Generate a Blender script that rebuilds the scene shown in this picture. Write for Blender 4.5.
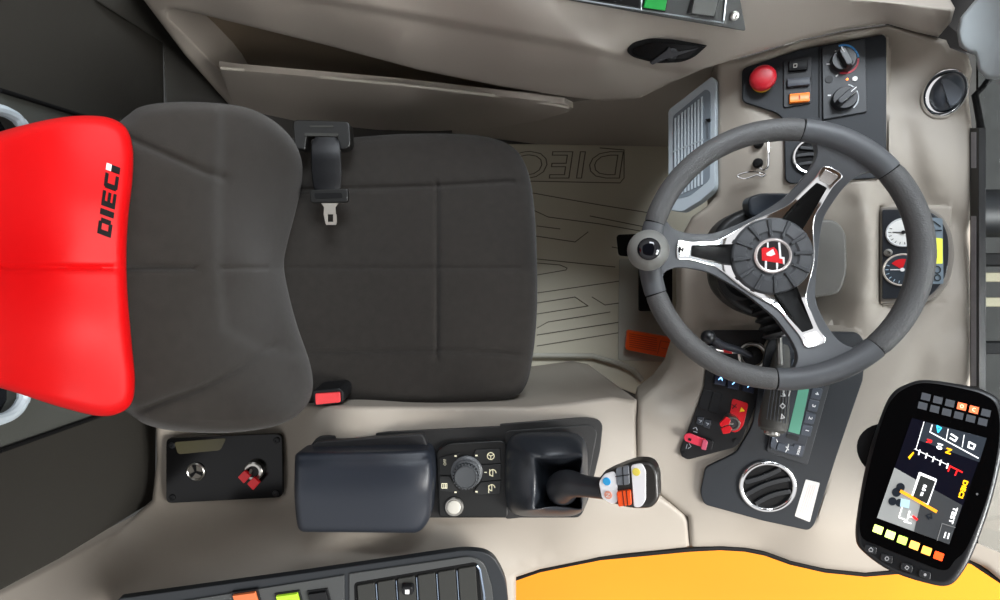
import bpy, bmesh, math, random
import numpy as np
from mathutils import Vector, Matrix
from mathutils.geometry import delaunay_2d_cdt

for o in list(bpy.data.objects): bpy.data.objects.remove(o)
scn = bpy.context.scene
col = scn.collection
random.seed(7)
H, F = 1.55, 540.0          # camera height above the cab floor, focal length in pixels

# ---------------------------------------------------------------- camera, world, light, exposure
cd = bpy.data.cameras.new('camera'); cam = bpy.data.objects.new('camera', cd); col.objects.link(cam)
cd.sensor_fit = 'HORIZONTAL'; cd.sensor_width = 36; cd.lens = 36*F/1000; cd.clip_start = 0.02
cam.location = (0, 0, H); cam.rotation_euler = (0, 0, 0); scn.camera = cam
scn.view_settings.view_transform = 'Standard'; scn.view_settings.look = 'None'
scn.view_settings.gamma = 1; scn.view_settings.use_curve_mapping = False
scn.view_settings.exposure = 0.95
w = bpy.data.worlds.new('hall'); scn.world = w; w.use_nodes = True
wn = w.node_tree.nodes; wl = w.node_tree.links
bg = wn['Background']; bg.inputs['Strength'].default_value = 0.50
tc = wn.new('ShaderNodeTexCoord'); sp = wn.new('ShaderNodeSeparateXYZ'); rp = wn.new('ShaderNodeValToRGB')
wl.new(tc.outputs['Generated'], sp.inputs[0]); wl.new(sp.outputs['Z'], rp.inputs[0]); wl.new(rp.outputs[0], bg.inputs['Color'])
rp.color_ramp.elements[0].position = 0.0; rp.color_ramp.elements[0].color = (0.30, 0.28, 0.26, 1)
rp.color_ramp.elements[1].position = 0.6; rp.color_ramp.elements[1].color = (1.0, 1.0, 1.02, 1)
def area(name, loc, target, sx, sy, power, color=(1, 1, 1)):
    l = bpy.data.lights.new(name, 'AREA'); l.shape = 'RECTANGLE'; l.size = sx; l.size_y = sy; l.energy = power; l.color = color
    o = bpy.data.objects.new(name, l); col.objects.link(o); o.location = loc
    o.rotation_euler = (Vector(target)-Vector(loc)).to_track_quat('-Z', 'Y').to_euler(); return o
area('hall_ceiling_lamp', (2.9, -0.9, 3.0), (0.3, 0, 0.6), 1.8, 1.3, 150, (1.0, 0.98, 0.95))
area('added_fill_left', (0.7, 2.2, 3.5), (0.35, 0, 0.1), 1.6, 1.2, 75, (0.86, 0.93, 1.0))  # unseen cool fill lamp, added to brighten the footwell and wheel

# ---------------------------------------------------------------- helpers
def lin(c):
    return tuple((x/255/12.92 if x/255 <= 0.04045 else ((x/255+0.055)/1.055)**2.4) for x in c) + (1,)
MATS = {}
def mat(name, rgb, rough=0.5, metal=0, bump=0, scale=400, var=0, vscale=6, emit=0, spec=0.5, coat=0, sheen=0, trans=0, kind='noise'):
    if name in MATS: return MATS[name]
    m = bpy.data.materials.new(name); m.use_nodes = True; MATS[name] = m
    n = m.node_tree.nodes; l = m.node_tree.links; b = n['Principled BSDF']
    c = lin(rgb)
    b.inputs['Base Color'].default_value = c; b.inputs['Roughness'].default_value = rough
    b.inputs['Metallic'].default_value = metal; b.inputs['Specular IOR Level'].default_value = spec
    b.inputs['Coat Weight'].default_value = coat; b.inputs['Sheen Weight'].default_value = sheen
    b.inputs['Transmission Weight'].default_value = trans
    if emit:
        b.inputs['Emission Color'].default_value = c; b.inputs['Emission Strength'].default_value = emit
    t = n.new('ShaderNodeTexCoord')
    if var:
        ns = n.new('ShaderNodeTexNoise'); ns.inputs['Scale'].default_value = vscale; ns.inputs['Detail'].default_value = 5
        l.new(t.outputs['Object'], ns.inputs['Vector'])
        mx = n.new('ShaderNodeMix'); mx.data_type = 'RGBA'
        mx.inputs[6].default_value = tuple(x*(1-var) for x in c[:3])+(1,)
        mx.inputs[7].default_value = tuple(min(1, x*(1+var)) for x in c[:3])+(1,)
        l.new(ns.outputs['Fac'], mx.inputs[0]); l.new(mx.outputs[2], b.inputs['Base Color'])
    if bump:
        if kind == 'noise':
            s = n.new('ShaderNodeTexNoise'); s.inputs['Detail'].default_value = 3; out = s.outputs['Fac']
        else:
            s = n.new('ShaderNodeTexVoronoi'); out = s.outputs['Distance']
        s.inputs['Scale'].default_value = scale
        l.new(t.outputs['Object'], s.inputs['Vector'])
        bm_ = n.new('ShaderNodeBump'); bm_.inputs['Strength'].default_value = bump; bm_.inputs['Distance'].default_value = 0.001
        l.new(out, bm_.inputs['Height']); l.new(bm_.outputs[0], b.inputs['Normal'])
    return m

def P(px, py, z):
    d = H-z
    return Vector(((px-500)/F*d, (300-py)/F*d, z))
class Plane:
    def __init__(s, a, b, c):
        a, b, c = P(*a), P(*b), P(*c); s.n = (b-a).cross(c-a).normalized(); s.c = s.n.dot(a)
    def __call__(s, px, py):
        d = Vector(((px-500)/F, (300-py)/F, -1)); return H-(s.c-s.n.z*H)/s.n.dot(d)
def flat(z): return lambda px, py: z
def wallx(X): return lambda px, py: H-X*F/(px-500)
def wally(Y): return lambda px, py: H-Y*F/(300-py)
def segdist(pts, poly, closed):
    pts = np.asarray(pts, float); a = np.asarray(poly, float); b = np.roll(a, -1, 0)
    if not closed: a, b = a[:-1], b[:-1]
    best = np.full(len(pts), 1e9); sg = np.ones(len(pts))
    for p, q in zip(a, b):
        d = q-p; L = max(d@d, 1e-12); t = np.clip(((pts-p)@d)/L, 0, 1)
        v = pts-(p+t[:, None]*d); r = np.hypot(v[:, 0], v[:, 1]); k = r < best
        s = np.sign(d[0]*(pts[:, 1]-p[1])-d[1]*(pts[:, 0]-p[0]))
        best = np.where(k, r, best); sg = np.where(k, s, sg)
    return best, sg
class Field:
    """smooth height over the control points (thin-plate spline) plus grooves and steps"""
    def __init__(s, ctrl):
        c = np.array(ctrl, float); s.x = c[:, :2]/100; n = len(c)
        A = np.zeros((n+3, n+3)); A[:n, :n] = s.k(s.x, s.x)+np.eye(n)*1e-5
        A[:n, n] = 1; A[:n, n+1:] = s.x; A[n, :n] = 1; A[n+1:, :n] = s.x.T
        s.w = np.linalg.solve(A, np.concatenate([c[:, 2], np.zeros(3)])); s.mods = []
    def k(s, a, b):
        r2 = ((a[:, None, :]-b[None, :, :])**2).sum(2); return 0.5*r2*np.log(r2+1e-9)
    def many(s, pts):
        p = np.asarray(pts, float)/100; n = len(s.x)
        z = s.k(p, s.x)@s.w[:n]+s.w[n]+p@s.w[n+1:]
        for m in s.mods: z = z+m(np.asarray(pts, float))
        q = np.asarray(pts, float)
        for pl, A, gap, slope in getattr(s, 'caps', []):
            d, _ = segdist(q, A, True); ins = np.zeros(len(q), bool); x, y = q[:, 0], q[:, 1]
            for i in range(len(A)):
                x0, y0 = A[i]; x1, y1 = A[(i+1) % len(A)]
                if y0 != y1: ins ^= ((y0 > y) != (y1 > y)) & (x < (x1-x0)*(y-y0)/(y1-y0)+x0)
            lim = np.array([pl(a, b) for a, b in q])-gap
            dd = np.where(ins, 0, d); near = dd < 40
            lo = lim-0.004*0; z = np.where(near, np.minimum(z, lim+dd*slope), z)
            z = np.where(near, np.maximum(z, lim-0.002-dd*0.006), z)
        return z
    def __call__(s, px, py): return float(s.many([(px, py)])[0])
    def groove(s, line, width, depth):
        s.mods.append(lambda p: -depth*np.exp(-(segdist(p, line, False)[0]/width)**2)); return s
    def under(s, pl, poly, gap=0.005, slope=0.0030):
        def m(p, s=s):
            return None
        s.caps = getattr(s, 'caps', [])+[(pl, np.array([q[:2] for q in poly], float), gap, slope)]; return s
    def step(s, line, height, width):
        def m(p):
            d, g = segdist(p, line, False); t = np.clip(d*g/width, -1, 1); return height*(t*1.5-t**3*.5)*0.5
        s.mods.append(m); return s
def zmany(zf, pts):
    return zf.many(pts) if hasattr(zf, 'many') else np.array([zf(x, y) for x, y in pts])

def cr(pts, n=6, closed=True):
    """Catmull-Rom through the points"""
    P_ = [Vector(p) for p in pts]; N = len(P_); out = []
    for i in range(N if closed else N-1):
        if closed: a, b, c, d = P_[i-1], P_[i], P_[(i+1) % N], P_[(i+2) % N]
        else: a, b, c, d = P_[max(i-1, 0)], P_[i], P_[i+1], P_[min(i+2, N-1)]
        for k in range(n):
            t = k/n
            out.append(0.5*((2*b)+(c-a)*t+(2*a-5*b+4*c-d)*t*t+(3*b-a-3*c+d)*t**3))
    if not closed: out.append(P_[-1])
    return [tuple(v) for v in out]
def rnd(pts, r, n=5):
    """round the corners of a polygon (a third entry overrides the radius)"""
    out = []; N = len(pts)
    for i in range(N):
        p = Vector(pts[i][:2]); a = Vector(pts[i-1][:2]); b = Vector(pts[(i+1) % N][:2])
        rr = pts[i][2] if len(pts[i]) > 2 else r
        u = a-p; v = b-p; rr = min(rr, u.length*0.48, v.length*0.48)
        if rr < 1e-6: out.append(tuple(p)); continue
        s, e = p+u.normalized()*rr, p+v.normalized()*rr
        for k in range(n+1):
            t = k/n; out.append(tuple(s*(1-t)**2+p*2*t*(1-t)+e*t*t))
    return out
def rect(x0, y0, x1, y1): return [(x0, y0), (x1, y0), (x1, y1), (x0, y1)]
def rrect(sx, sy, r, n=5): return rnd(rect(-sx/2, -sy/2, sx/2, sy/2), r, n)

WL = {}
def wloc(o): return WL.get(o.name, Vector((0, 0, 0)))
def tag(o, label=None, cat=None, group=None, kind=None):
    if label: o['label'] = label
    if cat: o['category'] = cat
    if group: o['group'] = group
    if kind: o['kind'] = kind
    return o
def empty(name, loc, label=None, cat=None, group=None, kind=None):
    o = bpy.data.objects.new(name, None); col.objects.link(o); o.location = loc; o.empty_display_size = 0.02
    WL[o.name] = Vector(loc); return tag(o, label, cat, group, kind)
def link(name, vs, fs, m, parent=None, bevel=0, seg=2, angle=35, sub=0, smooth=True, label=None):
    vs = [Vector(v) for v in vs]
    lo = Vector([min(v[i] for v in vs) for i in range(3)]); hi = Vector([max(v[i] for v in vs) for i in range(3)])
    c = (lo+hi)/2
    me = bpy.data.meshes.new(name); me.from_pydata([v-c for v in vs], [], fs); me.validate()
    b = bmesh.new(); b.from_mesh(me); bmesh.ops.recalc_face_normals(b, faces=b.faces); b.to_mesh(me); b.free()
    me.materials.append(m)
    if smooth:
        me.shade_smooth(); me.set_sharp_from_angle(angle=math.radians(angle))
    o = bpy.data.objects.new(name, me); col.objects.link(o)
    if parent is not None: o.parent = parent; o.location = c-wloc(parent)
    else: o.location = c
    WL[o.name] = c
    if bevel:
        md = o.modifiers.new('bevel', 'BEVEL'); md.width = bevel; md.segments = seg; md.limit_method = 'ANGLE'
        md.angle_limit = math.radians(40); md.harden_normals = True; md.use_clamp_overlap = True
    if sub:
        md = o.modifiers.new('sub', 'SUBSURF'); md.levels = md.render_levels = sub
    if label: o['label'] = label
    return o
class MB:
    def __init__(s): s.v = []; s.f = []
    def add(s, vs, fs, M=None):
        k = len(s.v); s.v += [(M @ Vector(v)) if M is not None else Vector(v) for v in vs]; s.f += [[i+k for i in f] for f in fs]; return s
    def box(s, c, d, M=None):
        x, y, z = d[0]/2, d[1]/2, d[2]/2
        vs = [(c[0]+a*x, c[1]+b*y, c[2]+e*z) for a in (-1, 1) for b in (-1, 1) for e in (-1, 1)]
        return s.add(vs, [(0, 1, 3, 2), (4, 6, 7, 5), (0, 4, 5, 1), (2, 3, 7, 6), (0, 2, 6, 4), (1, 5, 7, 3)], M)
    def lathe(s, prof, M=None, seg=40, sx=1, sy=1):
        """prof [(r, z)] turned about local z; caps where r > 0 at the ends"""
        vs = []; fs = []; n = len(prof)
        for r, z in prof:
            r = max(r, 1e-5)
            vs += [(sx*r*math.cos(2*math.pi*k/seg), sy*r*math.sin(2*math.pi*k/seg), z) for k in range(seg)]
        for i in range(n-1):
            for k in range(seg):
                a = i*seg+k; b = i*seg+(k+1) % seg; fs.append((a, b, b+seg, a+seg))
        fs.append(list(range(seg))[::-1]); fs.append([(n-1)*seg+k for k in range(seg)])
        return s.add(vs, fs, M)
    def prism(s, out, z0, z1, M=None, top=1.0):
        n = len(out); cx = sum(p[0] for p in out)/n; cy = sum(p[1] for p in out)/n
        vs = [(x, y, z0) for x, y in out]+[(cx+(x-cx)*top, cy+(y-cy)*top, z1) for x, y in out]
        fs = [list(range(n))[::-1], [n+i for i in range(n)]]+[(i, (i+1) % n, n+(i+1) % n, n+i) for i in range(n)]
        return s.add(vs, fs, M)
    def tube(s, pts, r, M=None, seg=10, closed=False, flatz=1.0):
        pts = [Vector(p) for p in pts]; N = len(pts); vs = []; fs = []
        rr = r if isinstance(r, (list, tuple)) else [r]*N
        prev = None
        for i, p in enumerate(pts):
            t = (pts[(i+1) % N]-pts[i-1]) if closed else (pts[min(i+1, N-1)]-pts[max(i-1, 0)])
            t.normalize()
            if prev is None: u = t.orthogonal().normalized()
            else:
                u = prev-t*prev.dot(t); u.normalize()
            prev = u; v = t.cross(u)
            for k in range(seg):
                a = 2*math.pi*k/seg; vs.append(p+(u*math.cos(a)+v*math.sin(a))*rr[i])
        for i in range(N if closed else N-1):
            for k in range(seg):
                a = i*seg+k; b = i*seg+(k+1) % seg; j = ((i+1) % N)*seg
                fs.append((a, b, j+(k+1) % seg, j+k))
        if not closed: fs.append(list(range(seg))[::-1]); fs.append([(N-1)*seg+k for k in range(seg)])
        return s.add(vs, fs, M)
    def sphere(s, c, r, M=None, seg=28, rings=14, sz=1.0):
        pr = [(r*math.sin(math.pi*i/rings), -r*sz*math.cos(math.pi*i/rings)) for i in range(rings+1)]
        T = Matrix.Translation(c); return s.lathe(pr, (M @ T) if M is not None else T, seg)
    def slab(s, out, zf, top, thick):
        """outline given on the photograph, laid on the surface zf"""
        z = zmany(zf, out); n = len(out)
        vs = [P(x, y, q) for (x, y), q in zip(out, z)]
        a, b, c = vs[0], vs[n//3], vs[2*n//3]
        nn = (b-a).cross(c-a); nn = nn.normalized() if nn.length > 1e-9 else Vector((0, 0, 1))
        if nn.dot(Vector((0, 0, H))-vs[0]) < 0: nn = -nn
        A = [v+nn*top for v in vs]; B = [v+nn*(top-thick) for v in vs]
        fs = [list(range(n)), [n+i for i in range(n)][::-1]]+[(i, (i+1) % n, n+(i+1) % n, n+i) for i in range(n)]
        return s.add(A+B, fs)
    def strokes(s, lines, wpx, zf, top, thick=0.0008):
        for L in lines:
            for (x0, y0), (x1, y1) in zip(L[:-1], L[1:]):
                dx, dy = x1-x0, y1-y0; q = math.hypot(dx, dy) or 1; nx, ny = -dy/q*wpx/2, dx/q*wpx/2
                ex, ey = dx/q*wpx*0.3, dy/q*wpx*0.3
                s.slab([(x0+nx-ex, y0+ny-ey), (x1+nx+ex, y1+ny+ey), (x1-nx+ex, y1-ny+ey), (x0-nx-ex, y0-ny-ey)], zf, top, thick)
        return s
    def build(s, name, m, parent=None, **k): return link(name, s.v, s.f, m, parent, **k)
def slab(name, out, zf, top, thick, m, parent=None, **k): return MB().slab(out, zf, top, thick).build(name, m, parent, **k)

def frame(px, py, zf, ang=0, off=0):
    """a local frame on a surface: x towards ang (counter-clockwise on the photograph), z along the normal"""
    z = zf(px, py); O = P(px, py, z); a = P(px+2, py, zf(px+2, py))-O; b = P(px, py-2, zf(px, py-2))-O
    n = a.cross(b).normalized(); ca, sa = math.cos(math.radians(ang)), math.sin(math.radians(ang))
    x = (P(px+2*ca, py-2*sa, zf(px+2*ca, py-2*sa))-O); x = (x-n*x.dot(n)).normalized(); y = n.cross(x)
    M = Matrix((x, y, n)).transposed().to_4x4(); M.translation = O+n*off; return M

def sheet(name, outline, zf, extr, m, parent=None, step=8, r=6, rd=None, closed_smooth=False, label=None, angle=50, cap=True, feat=(), fw=5):
    """a moulded panel: outline on the photograph, height zf, rounded rim, real thickness extr"""
    out = cr(outline, 6) if closed_smooth else [tuple(p[:2]) for p in outline]
    dens = []
    for i in range(len(out)):
        a = Vector(out[i]); b = Vector(out[(i+1) % len(out)]); L = (b-a).length
        if L < 1e-3: continue
        k = max(1, int(L/(step*0.6)))
        dens += [tuple(a+(b-a)*j/k) for j in range(k)]
    out = dens; n = len(out); A = np.array(out)
    area2 = np.sum(A[:, 0]*np.roll(A[:, 1], -1)-np.roll(A[:, 0], -1)*A[:, 1]); sgn = 1 if area2 > 0 else -1
    def inside(p):
        x, y = p[:, 0], p[:, 1]; c = np.zeros(len(p), bool)
        for i in range(n):
            x0, y0 = A[i]; x1, y1 = A[(i+1) % n]
            if y0 == y1: continue
            k = ((y0 > y) != (y1 > y)) & (x < (x1-x0)*(y-y0)/(y1-y0)+x0); c ^= k
        return c
    gx = np.arange(A[:, 0].min(), A[:, 0].max(), step); gy = np.arange(A[:, 1].min(), A[:, 1].max(), step)
    G = np.array([(x+(step/2 if j % 2 else 0), y) for j, y in enumerate(gy) for x in gx]); G = G[inside(G)]
    d, _ = segdist(G, A, True); G = G[d > max(r*1.15, step*0.5)]
    fpts = []
    for L in feat:
        for i in range(len(L)-1):
            a = Vector(L[i]); b = Vector(L[i+1]); q = (b-a).length; k = max(1, int(q/(step*0.45))); nn = Vector((-(b-a).y, (b-a).x)).normalized()
            for j in range(k):
                for o_ in (-1.6, -1, -.5, 0, .5, 1, 1.6): fpts.append(tuple(a+(b-a)*j/k+nn*fw*o_))
        G = G[segdist(G, L, False)[0] > fw*1.9] if len(G) else G
    if fpts:
        fp = np.array(fpts); fp = fp[inside(fp)]; fp = fp[segdist(fp, A, True)[0] > max(r*1.15, 1.5)]
        fp = fp[np.unique(np.round(fp/1.1), axis=0, return_index=True)[1]]; G = np.concatenate([G, fp])
    pts = [tuple(p) for p in A]+[tuple(p) for p in G]
    if r > 0:
        T = np.roll(A, -1, 0)-np.roll(A, 1, 0); T /= np.maximum(np.hypot(T[:, 0], T[:, 1])[:, None], 1e-9)
        N = np.stack([-T[:, 1], T[:, 0]], 1)*sgn
        for q in (0.08, 0.25, 0.5, 0.8, 1.05):
            R = A+N*r*q; dd, _ = segdist(R, A, True); R = R[(dd > 0.93*r*q)]
            if len(R): R = R[inside(R)]
            pts += [tuple(p) for p in R]
    V, E, Fs, ov, oe, of = delaunay_2d_cdt([Vector(p) for p in pts], [(i, (i+1) % n) for i in range(n)], [], 1, 1e-4)
    V = np.array([tuple(v) for v in V]); z = zmany(zf, V)
    if r > 0:
        d, _ = segdist(V, A, True); t = 1-np.clip(d/r, 0, 1); t = np.minimum(t, 1)
        z = z-(rd if rd is not None else r*0.0014)*(1-np.sqrt(np.maximum(0, 1-t*t)))
    vs = [P(x, y, q) for (x, y), q in zip(V, z)]; fs = [list(f) for f in Fs]
    cnt = {}
    for f in fs:
        for i in range(len(f)):
            a, b = f[i], f[(i+1) % len(f)]; cnt.setdefault((min(a, b), max(a, b)), []).append((a, b))
    nxt = {}
    for e in cnt.values():
        if len(e) == 1: nxt[e[0][0]] = e[0][1]
    k = len(vs); ids = {}
    for a in list(nxt):
        ids[a] = k+len(ids)
    ex = extr if callable(extr) else (lambda v: v+Vector(extr))
    vs += [ex(vs[a]) for a in ids]
    for a, b in nxt.items():
        if b in ids: fs.append([b, a, ids[a], ids[b]])
    if cap:
        seen = set()
        for a in list(nxt):
            if a in seen: continue
            loop = [a]; seen.add(a); c = nxt[a]
            while c != a and c in nxt and c not in seen: loop.append(c); seen.add(c); c = nxt[c]
            if len(loop) > 3: fs.append([ids[i] for i in loop][::-1])
    return link(name, vs, fs, m, parent, angle=angle, label=label)

def textmesh(s, outline=0):
    cu = bpy.data.curves.new('lettering', 'FONT'); cu.body = s; cu.size = 1; cu.align_x = 'CENTER'; cu.align_y = 'CENTER'; cu.resolution_u = 3
    if outline: cu.fill_mode = 'NONE'; cu.bevel_depth = outline; cu.bevel_resolution = 1
    o = bpy.data.objects.new('lettering', cu); col.objects.link(o)
    bpy.context.view_layer.update(); me = bpy.data.meshes.new_from_object(o.evaluated_get(bpy.context.evaluated_depsgraph_get()))
    vs = [tuple(v.co) for v in me.vertices]; fs = [list(p.vertices) for p in me.polygons]
    bpy.data.objects.remove(o); bpy.data.curves.remove(cu); bpy.data.meshes.remove(me)
    return vs, fs
def text(s, px, py, h, ang, zf, m, parent, top=0.0006, sx=1.0, shear=0, outline=0, name='lettering', bold=0, **k):
    """printed lettering: h = capital height on the photograph"""
    vs, fs = textmesh(s, outline); q = h/0.7; ca, sa = math.cos(math.radians(ang)), math.sin(math.radians(ang))
    xs = [v[0] for v in vs]; ys = [v[1] for v in vs]; cx = (min(xs)+max(xs))/2; cy = (min(ys)+max(ys))/2
    b = MB()
    offs = [(0, 0)] if not bold else [(0, 0), (bold, 0), (-bold, 0), (0, bold), (0, -bold)]
    for i, (ox, oy) in enumerate(offs):
        pp = []
        for x, y, z in vs:
            u = ((x-cx)*sx+(y-cy)*shear)*q+ox; v = (y-cy)*q+oy; pp.append((px+u*ca-v*sa, py-(u*sa+v*ca)))
        zz = zmany(zf, pp); nn_ = frame(px, py, zf).col[2].xyz; b.add([P(x, y, w_)+nn_*(top+i*0.00004+(v3[2]*q*0.0018 if outline else 0)) for (x, y), w_, v3 in zip(pp, zz, vs)], fs)
    return link(name, b.v, b.f, m, parent, smooth=False, **k)
def copy_tree(o, parent=None):
    c = o.copy(); col.objects.link(c)
    if parent is not None: c.parent = parent
    WL[c.name] = WL.get(o.name, Vector((0, 0, 0))).copy()
    for ch in [x for x in bpy.data.objects if x.parent == o]: copy_tree(ch, c)
    return c
# ---------------------------------------------------------------- materials
BEIGE = mat('beige_moulded_plastic', (156, 148, 137), 0.55, bump=0.12, scale=900, var=0.03)
BEIGE2 = mat('grey_moulded_plastic', (128, 127, 127), 0.5, bump=0.12, scale=900, var=0.03)
DOORM = mat('door_plastic', (164, 156, 146), 0.55, bump=0.12, scale=900, var=0.03)
DKPAN = mat('dark_panel', (40, 38, 33), 0.75, bump=0.15, scale=700, var=0.05)
SILL = mat('sill_plastic', (76, 78, 74), 0.6, bump=0.1, scale=700)
BLK = mat('black_plastic', (19, 20, 22), 0.45, spec=0.35, bump=0.1, scale=1200)
BLKM = mat('matt_black', (14, 14, 15), 0.7, spec=0.2)
GLOSS = mat('gloss_black', (8, 8, 9), 0.2, spec=0.25)
PANEL = mat('anthracite_panel', (29, 33, 38), 0.5, spec=0.35, bump=0.1, scale=1200)
PANEL2 = mat('dark_switch_panel', (56, 58, 57), 0.45)
CHROME = mat('chrome', (235, 235, 235), 0.08, metal=1)
STEEL = mat('brushed_steel', (190, 188, 182), 0.3, metal=1)
WHITE = mat('white_print', (235, 235, 235), 0.5)
RED = mat('red_plastic', (205, 24, 34), 0.35)
ORANGE = mat('orange_plastic', (240, 110, 25), 0.35)
YEL = mat('yellow_print', (250, 205, 20), 0.5)
FABRIC = mat('seat_fabric', (44, 41, 38), 0.95, bump=0.6, scale=1300, var=0.22, vscale=70, sheen=0.12, spec=0.2)
REDV = mat('red_vinyl', (214, 4, 10), 0.5, spec=0.3, bump=0.15, scale=1400)
GREYR = mat('wheel_grey_rubber', (80, 82, 85), 0.5)
LEATH = mat('perforated_grip', (80, 80, 80), 0.5, bump=0.45, scale=520, kind='vor')
MATF = mat('floor_mat_rubber', (206, 199, 178), 0.6, bump=0.1, scale=500, var=0.04)
MATD = mat('mat_groove', (112, 105, 90), 0.8)
YELB = mat('yellow_paint', (236, 140, 6), 0.22, coat=0.4, var=0.03)
LIGHTG = mat('pale_grey_plastic', (166, 176, 182), 0.5)
CONC = mat('dark_concrete', (58, 58, 56), 0.85, bump=0.4, scale=30, var=0.35, vscale=14)

# ---------------------------------------------------------------- the cab shell
def S(o): o['kind'] = 'structure'; return o
S(MB().box((-0.02, 0.0, -0.03), (1.62, 1.3, 0.06)).build('floor', mat('cab_floor', (70, 68, 64), 0.8)))
# hall floor below the machine
S(MB().box((1.2, -0.6, -1.02), (7, 7, 0.04)).build('floor_hall', CONC))
# unseen cab roof added to shade the seat, front opening sized for the light
roof = MB()
roof.box((-0.19, 0, 1.68), (1.32, 1.36, 0.05)); roof.box((0.95, 0, 1.68), (0.08, 1.36, 0.05))
roof.box((0.69, 0.65, 1.68), (0.46, 0.06, 0.05)); roof.box((0.69, -0.65, 1.68), (0.46, 0.06, 0.05))
S(roof.build('ceiling', mat('headliner', (120, 118, 114), 0.9), bevel=0.01))

# rear wall: dark panels left and right of the window sill
wr = S(sheet('wall_rear', [(-90, -90), (60, -90), (95, 0), (163, 43), (164, 110), (164, 300), (156, 420), (155, 500), (60, 558), (0, 590), (-90, 640)],
             wallx(-0.75), (-0.03, 0, 0), DKPAN, step=20, r=3, rd=0.002))
S(sheet('trim_1', [(-60, 62), (0, 88), (80, 113), (150, 135), (150, 402), (105, 415), (0, 452), (-60, 475), (-60, 430), (-5, 421), (10, 413), (17, 400), (17, 132), (10, 120), (-5, 113), (-60, 100)],
        wallx(-0.72), (-0.028, 0, 0), SILL, step=12, r=3, rd=0.004))
wf = wallx(-0.735)
win = S(slab('window_1', [(-70, 104), (14, 104), (14, 426), (-70, 426)], wf, -0.004, 0.006, mat('rear_glass', (26, 28, 32), 0.08)))
S(MB().tube([P(x, y, wallx(-0.718)(x, y)) for x, y in cr([(-60, 101), (-6, 109), (10, 114), (19, 122), (24, 140), (24, 270), (24, 385), (22, 402), (12, 414), (-6, 421), (-60, 434)], 5, False)], 0.0085)
  .build('trim_2', mat('pale_window_edge', (196, 208, 216), 0.35)))
S(MB().tube([P(0, 90, wallx(-0.716)(0, 90)), P(80, 115, wallx(-0.716)(80, 115)), P(140, 133, wallx(-0.716)(140, 133))], 0.0035).build('trim_3', BLKM))
S(MB().tube([P(0, 451, wallx(-0.716)(0, 451)), P(105, 414, wallx(-0.716)(105, 414)), P(140, 404, wallx(-0.716)(140, 404))], 0.0035).build('trim_4', BLKM))
# corner post between the rear wall and the door
S(sheet('wall_corner', [(60, -90), (95, 0), (163, 43), (166, 112), (240, 112), (200, 60), (150, 0), (110, -90)], Field([(60, -90, .636), (95, 0, .557), (163, 43, .356), (166, 112, .345), (240, 112, .20), (200, 60, .28), (150, 0, .48), (110, -90, .58)]),
        (0, 0.03, -0.05), mat('post_lining', (58, 57, 53), 0.7), step=14, r=2))
S(MB().box((-0.32, 0.67, 0.22), (0.92, 0.03, 0.44)).build('wall_left', BLKM))

# ---------------------------------------------------------------- left door
def VP(*pts):
    """upright wall through plan points"""
    def f(px, py):
        u, v = (px-500)/F, (300-py)/F; best = None
        for i, (a, b) in enumerate(zip(pts[:-1], pts[1:])):
            n = (b[1]-a[1], -(b[0]-a[0])); d = (n[0]*a[0]+n[1]*a[1])/(n[0]*u+n[1]*v); X = u*d
            if (X >= a[0] or i == 0) and (X <= b[0] or i == len(pts)-2): best = d
        return H-(best if best else d)
    return f
door = empty('door_1', (0.0, 0.5, 0.4), kind='structure')
dz = Field([(60, -80, .82), (300, -80, .80), (600, -80, .80), (800, -80, .82), (950, -80, .84), (400, 0, .70), (600, 30, .70), (760, 10, .72), (900, 6, .74), (950, 12, .735),
            (330, 14, .685), (600, 66, .655), (400, 46, .625), (520, 68, .61), (250, 14, .66), (330, 46, .545), (420, 70, .535), (520, 88, .52), (600, 98, .50), (635, 84, .56),
            (165, 10, .60), (192, 40, .49), (185, 55, .45), (222, 72, .37), (240, 110, .22), (140, -5, .61), (100, -50, .76), (668, 86, .55), (700, 72, .61), (742, 58, .645), (800, 42, .665), (888, 25, .69), (938, 36, .695), (700, 40, .675)])
dz.step([(230, -16), (330, 2), (470, 27), (560, 44), (640, 62), (700, 74)], -0.018, 5)
DL = [(230, -16), (330, 2), (470, 27), (560, 44), (640, 62), (700, 74)]
sheet('door_moulding', [(60, -80), (140, -5), (185, 55), (232, 108), (244, 113), (240, 100), (222, 72), (192, 40), (168, 17), (166, 10), (172, 8), (200, 14), (330, 46), (420, 70), (500, 86), (570, 97), (606, 101),
       (640, 98), (668, 84), (700, 70), (742, 57), (800, 40), (850, 29), (888, 24), (915, 32), (938, 37), (951, 22), (955, 8), (900, 2), (850, -3), (830, -80)],
      dz, (0.0, 0.10, -0.05), DOORM, door, step=7, r=4, rd=0.010, feat=[DL], fw=5)
# recess behind the bin, then the skin below it
sheet('recess_panel', [(120, -30), (330, -20), (420, 20), (560, 50), (640, 70), (640, 115), (500, 125), (240, 125), (190, 70)], Plane((-.45, .57, 0), (0, 0, 0), (1, 1, 1)) if 0 else VP((-.45, .57), (.2, .47)), (0, 0.02, 0), mat('shaded_door_plastic', (136, 122, 104), 0.6, var=0.04), door, step=14, r=0)  # same plastic as the door, the recess shade put into its darker colour
sheet('lower_panel', [(452, 104), (560, 104), (600, 98), (640, 92), (700, 66), (722, 60), (722, 100), (690, 150), (520, 148), (452, 148)], VP((-.45, .52), (.12, .445), (.9, .43)), (0, 0.03, 0), DOORM, door, step=12, r=0)
bz = Field([(219, 67, .47), (400, 84, .465), (572, 108, .455), (232, 104, .25), (300, 120, .20), (420, 131, .18), (500, 127, .22), (560, 112, .40), (240, 84, .40), (400, 98, .42), (520, 108, .42), (400, 112, .33)])
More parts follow.
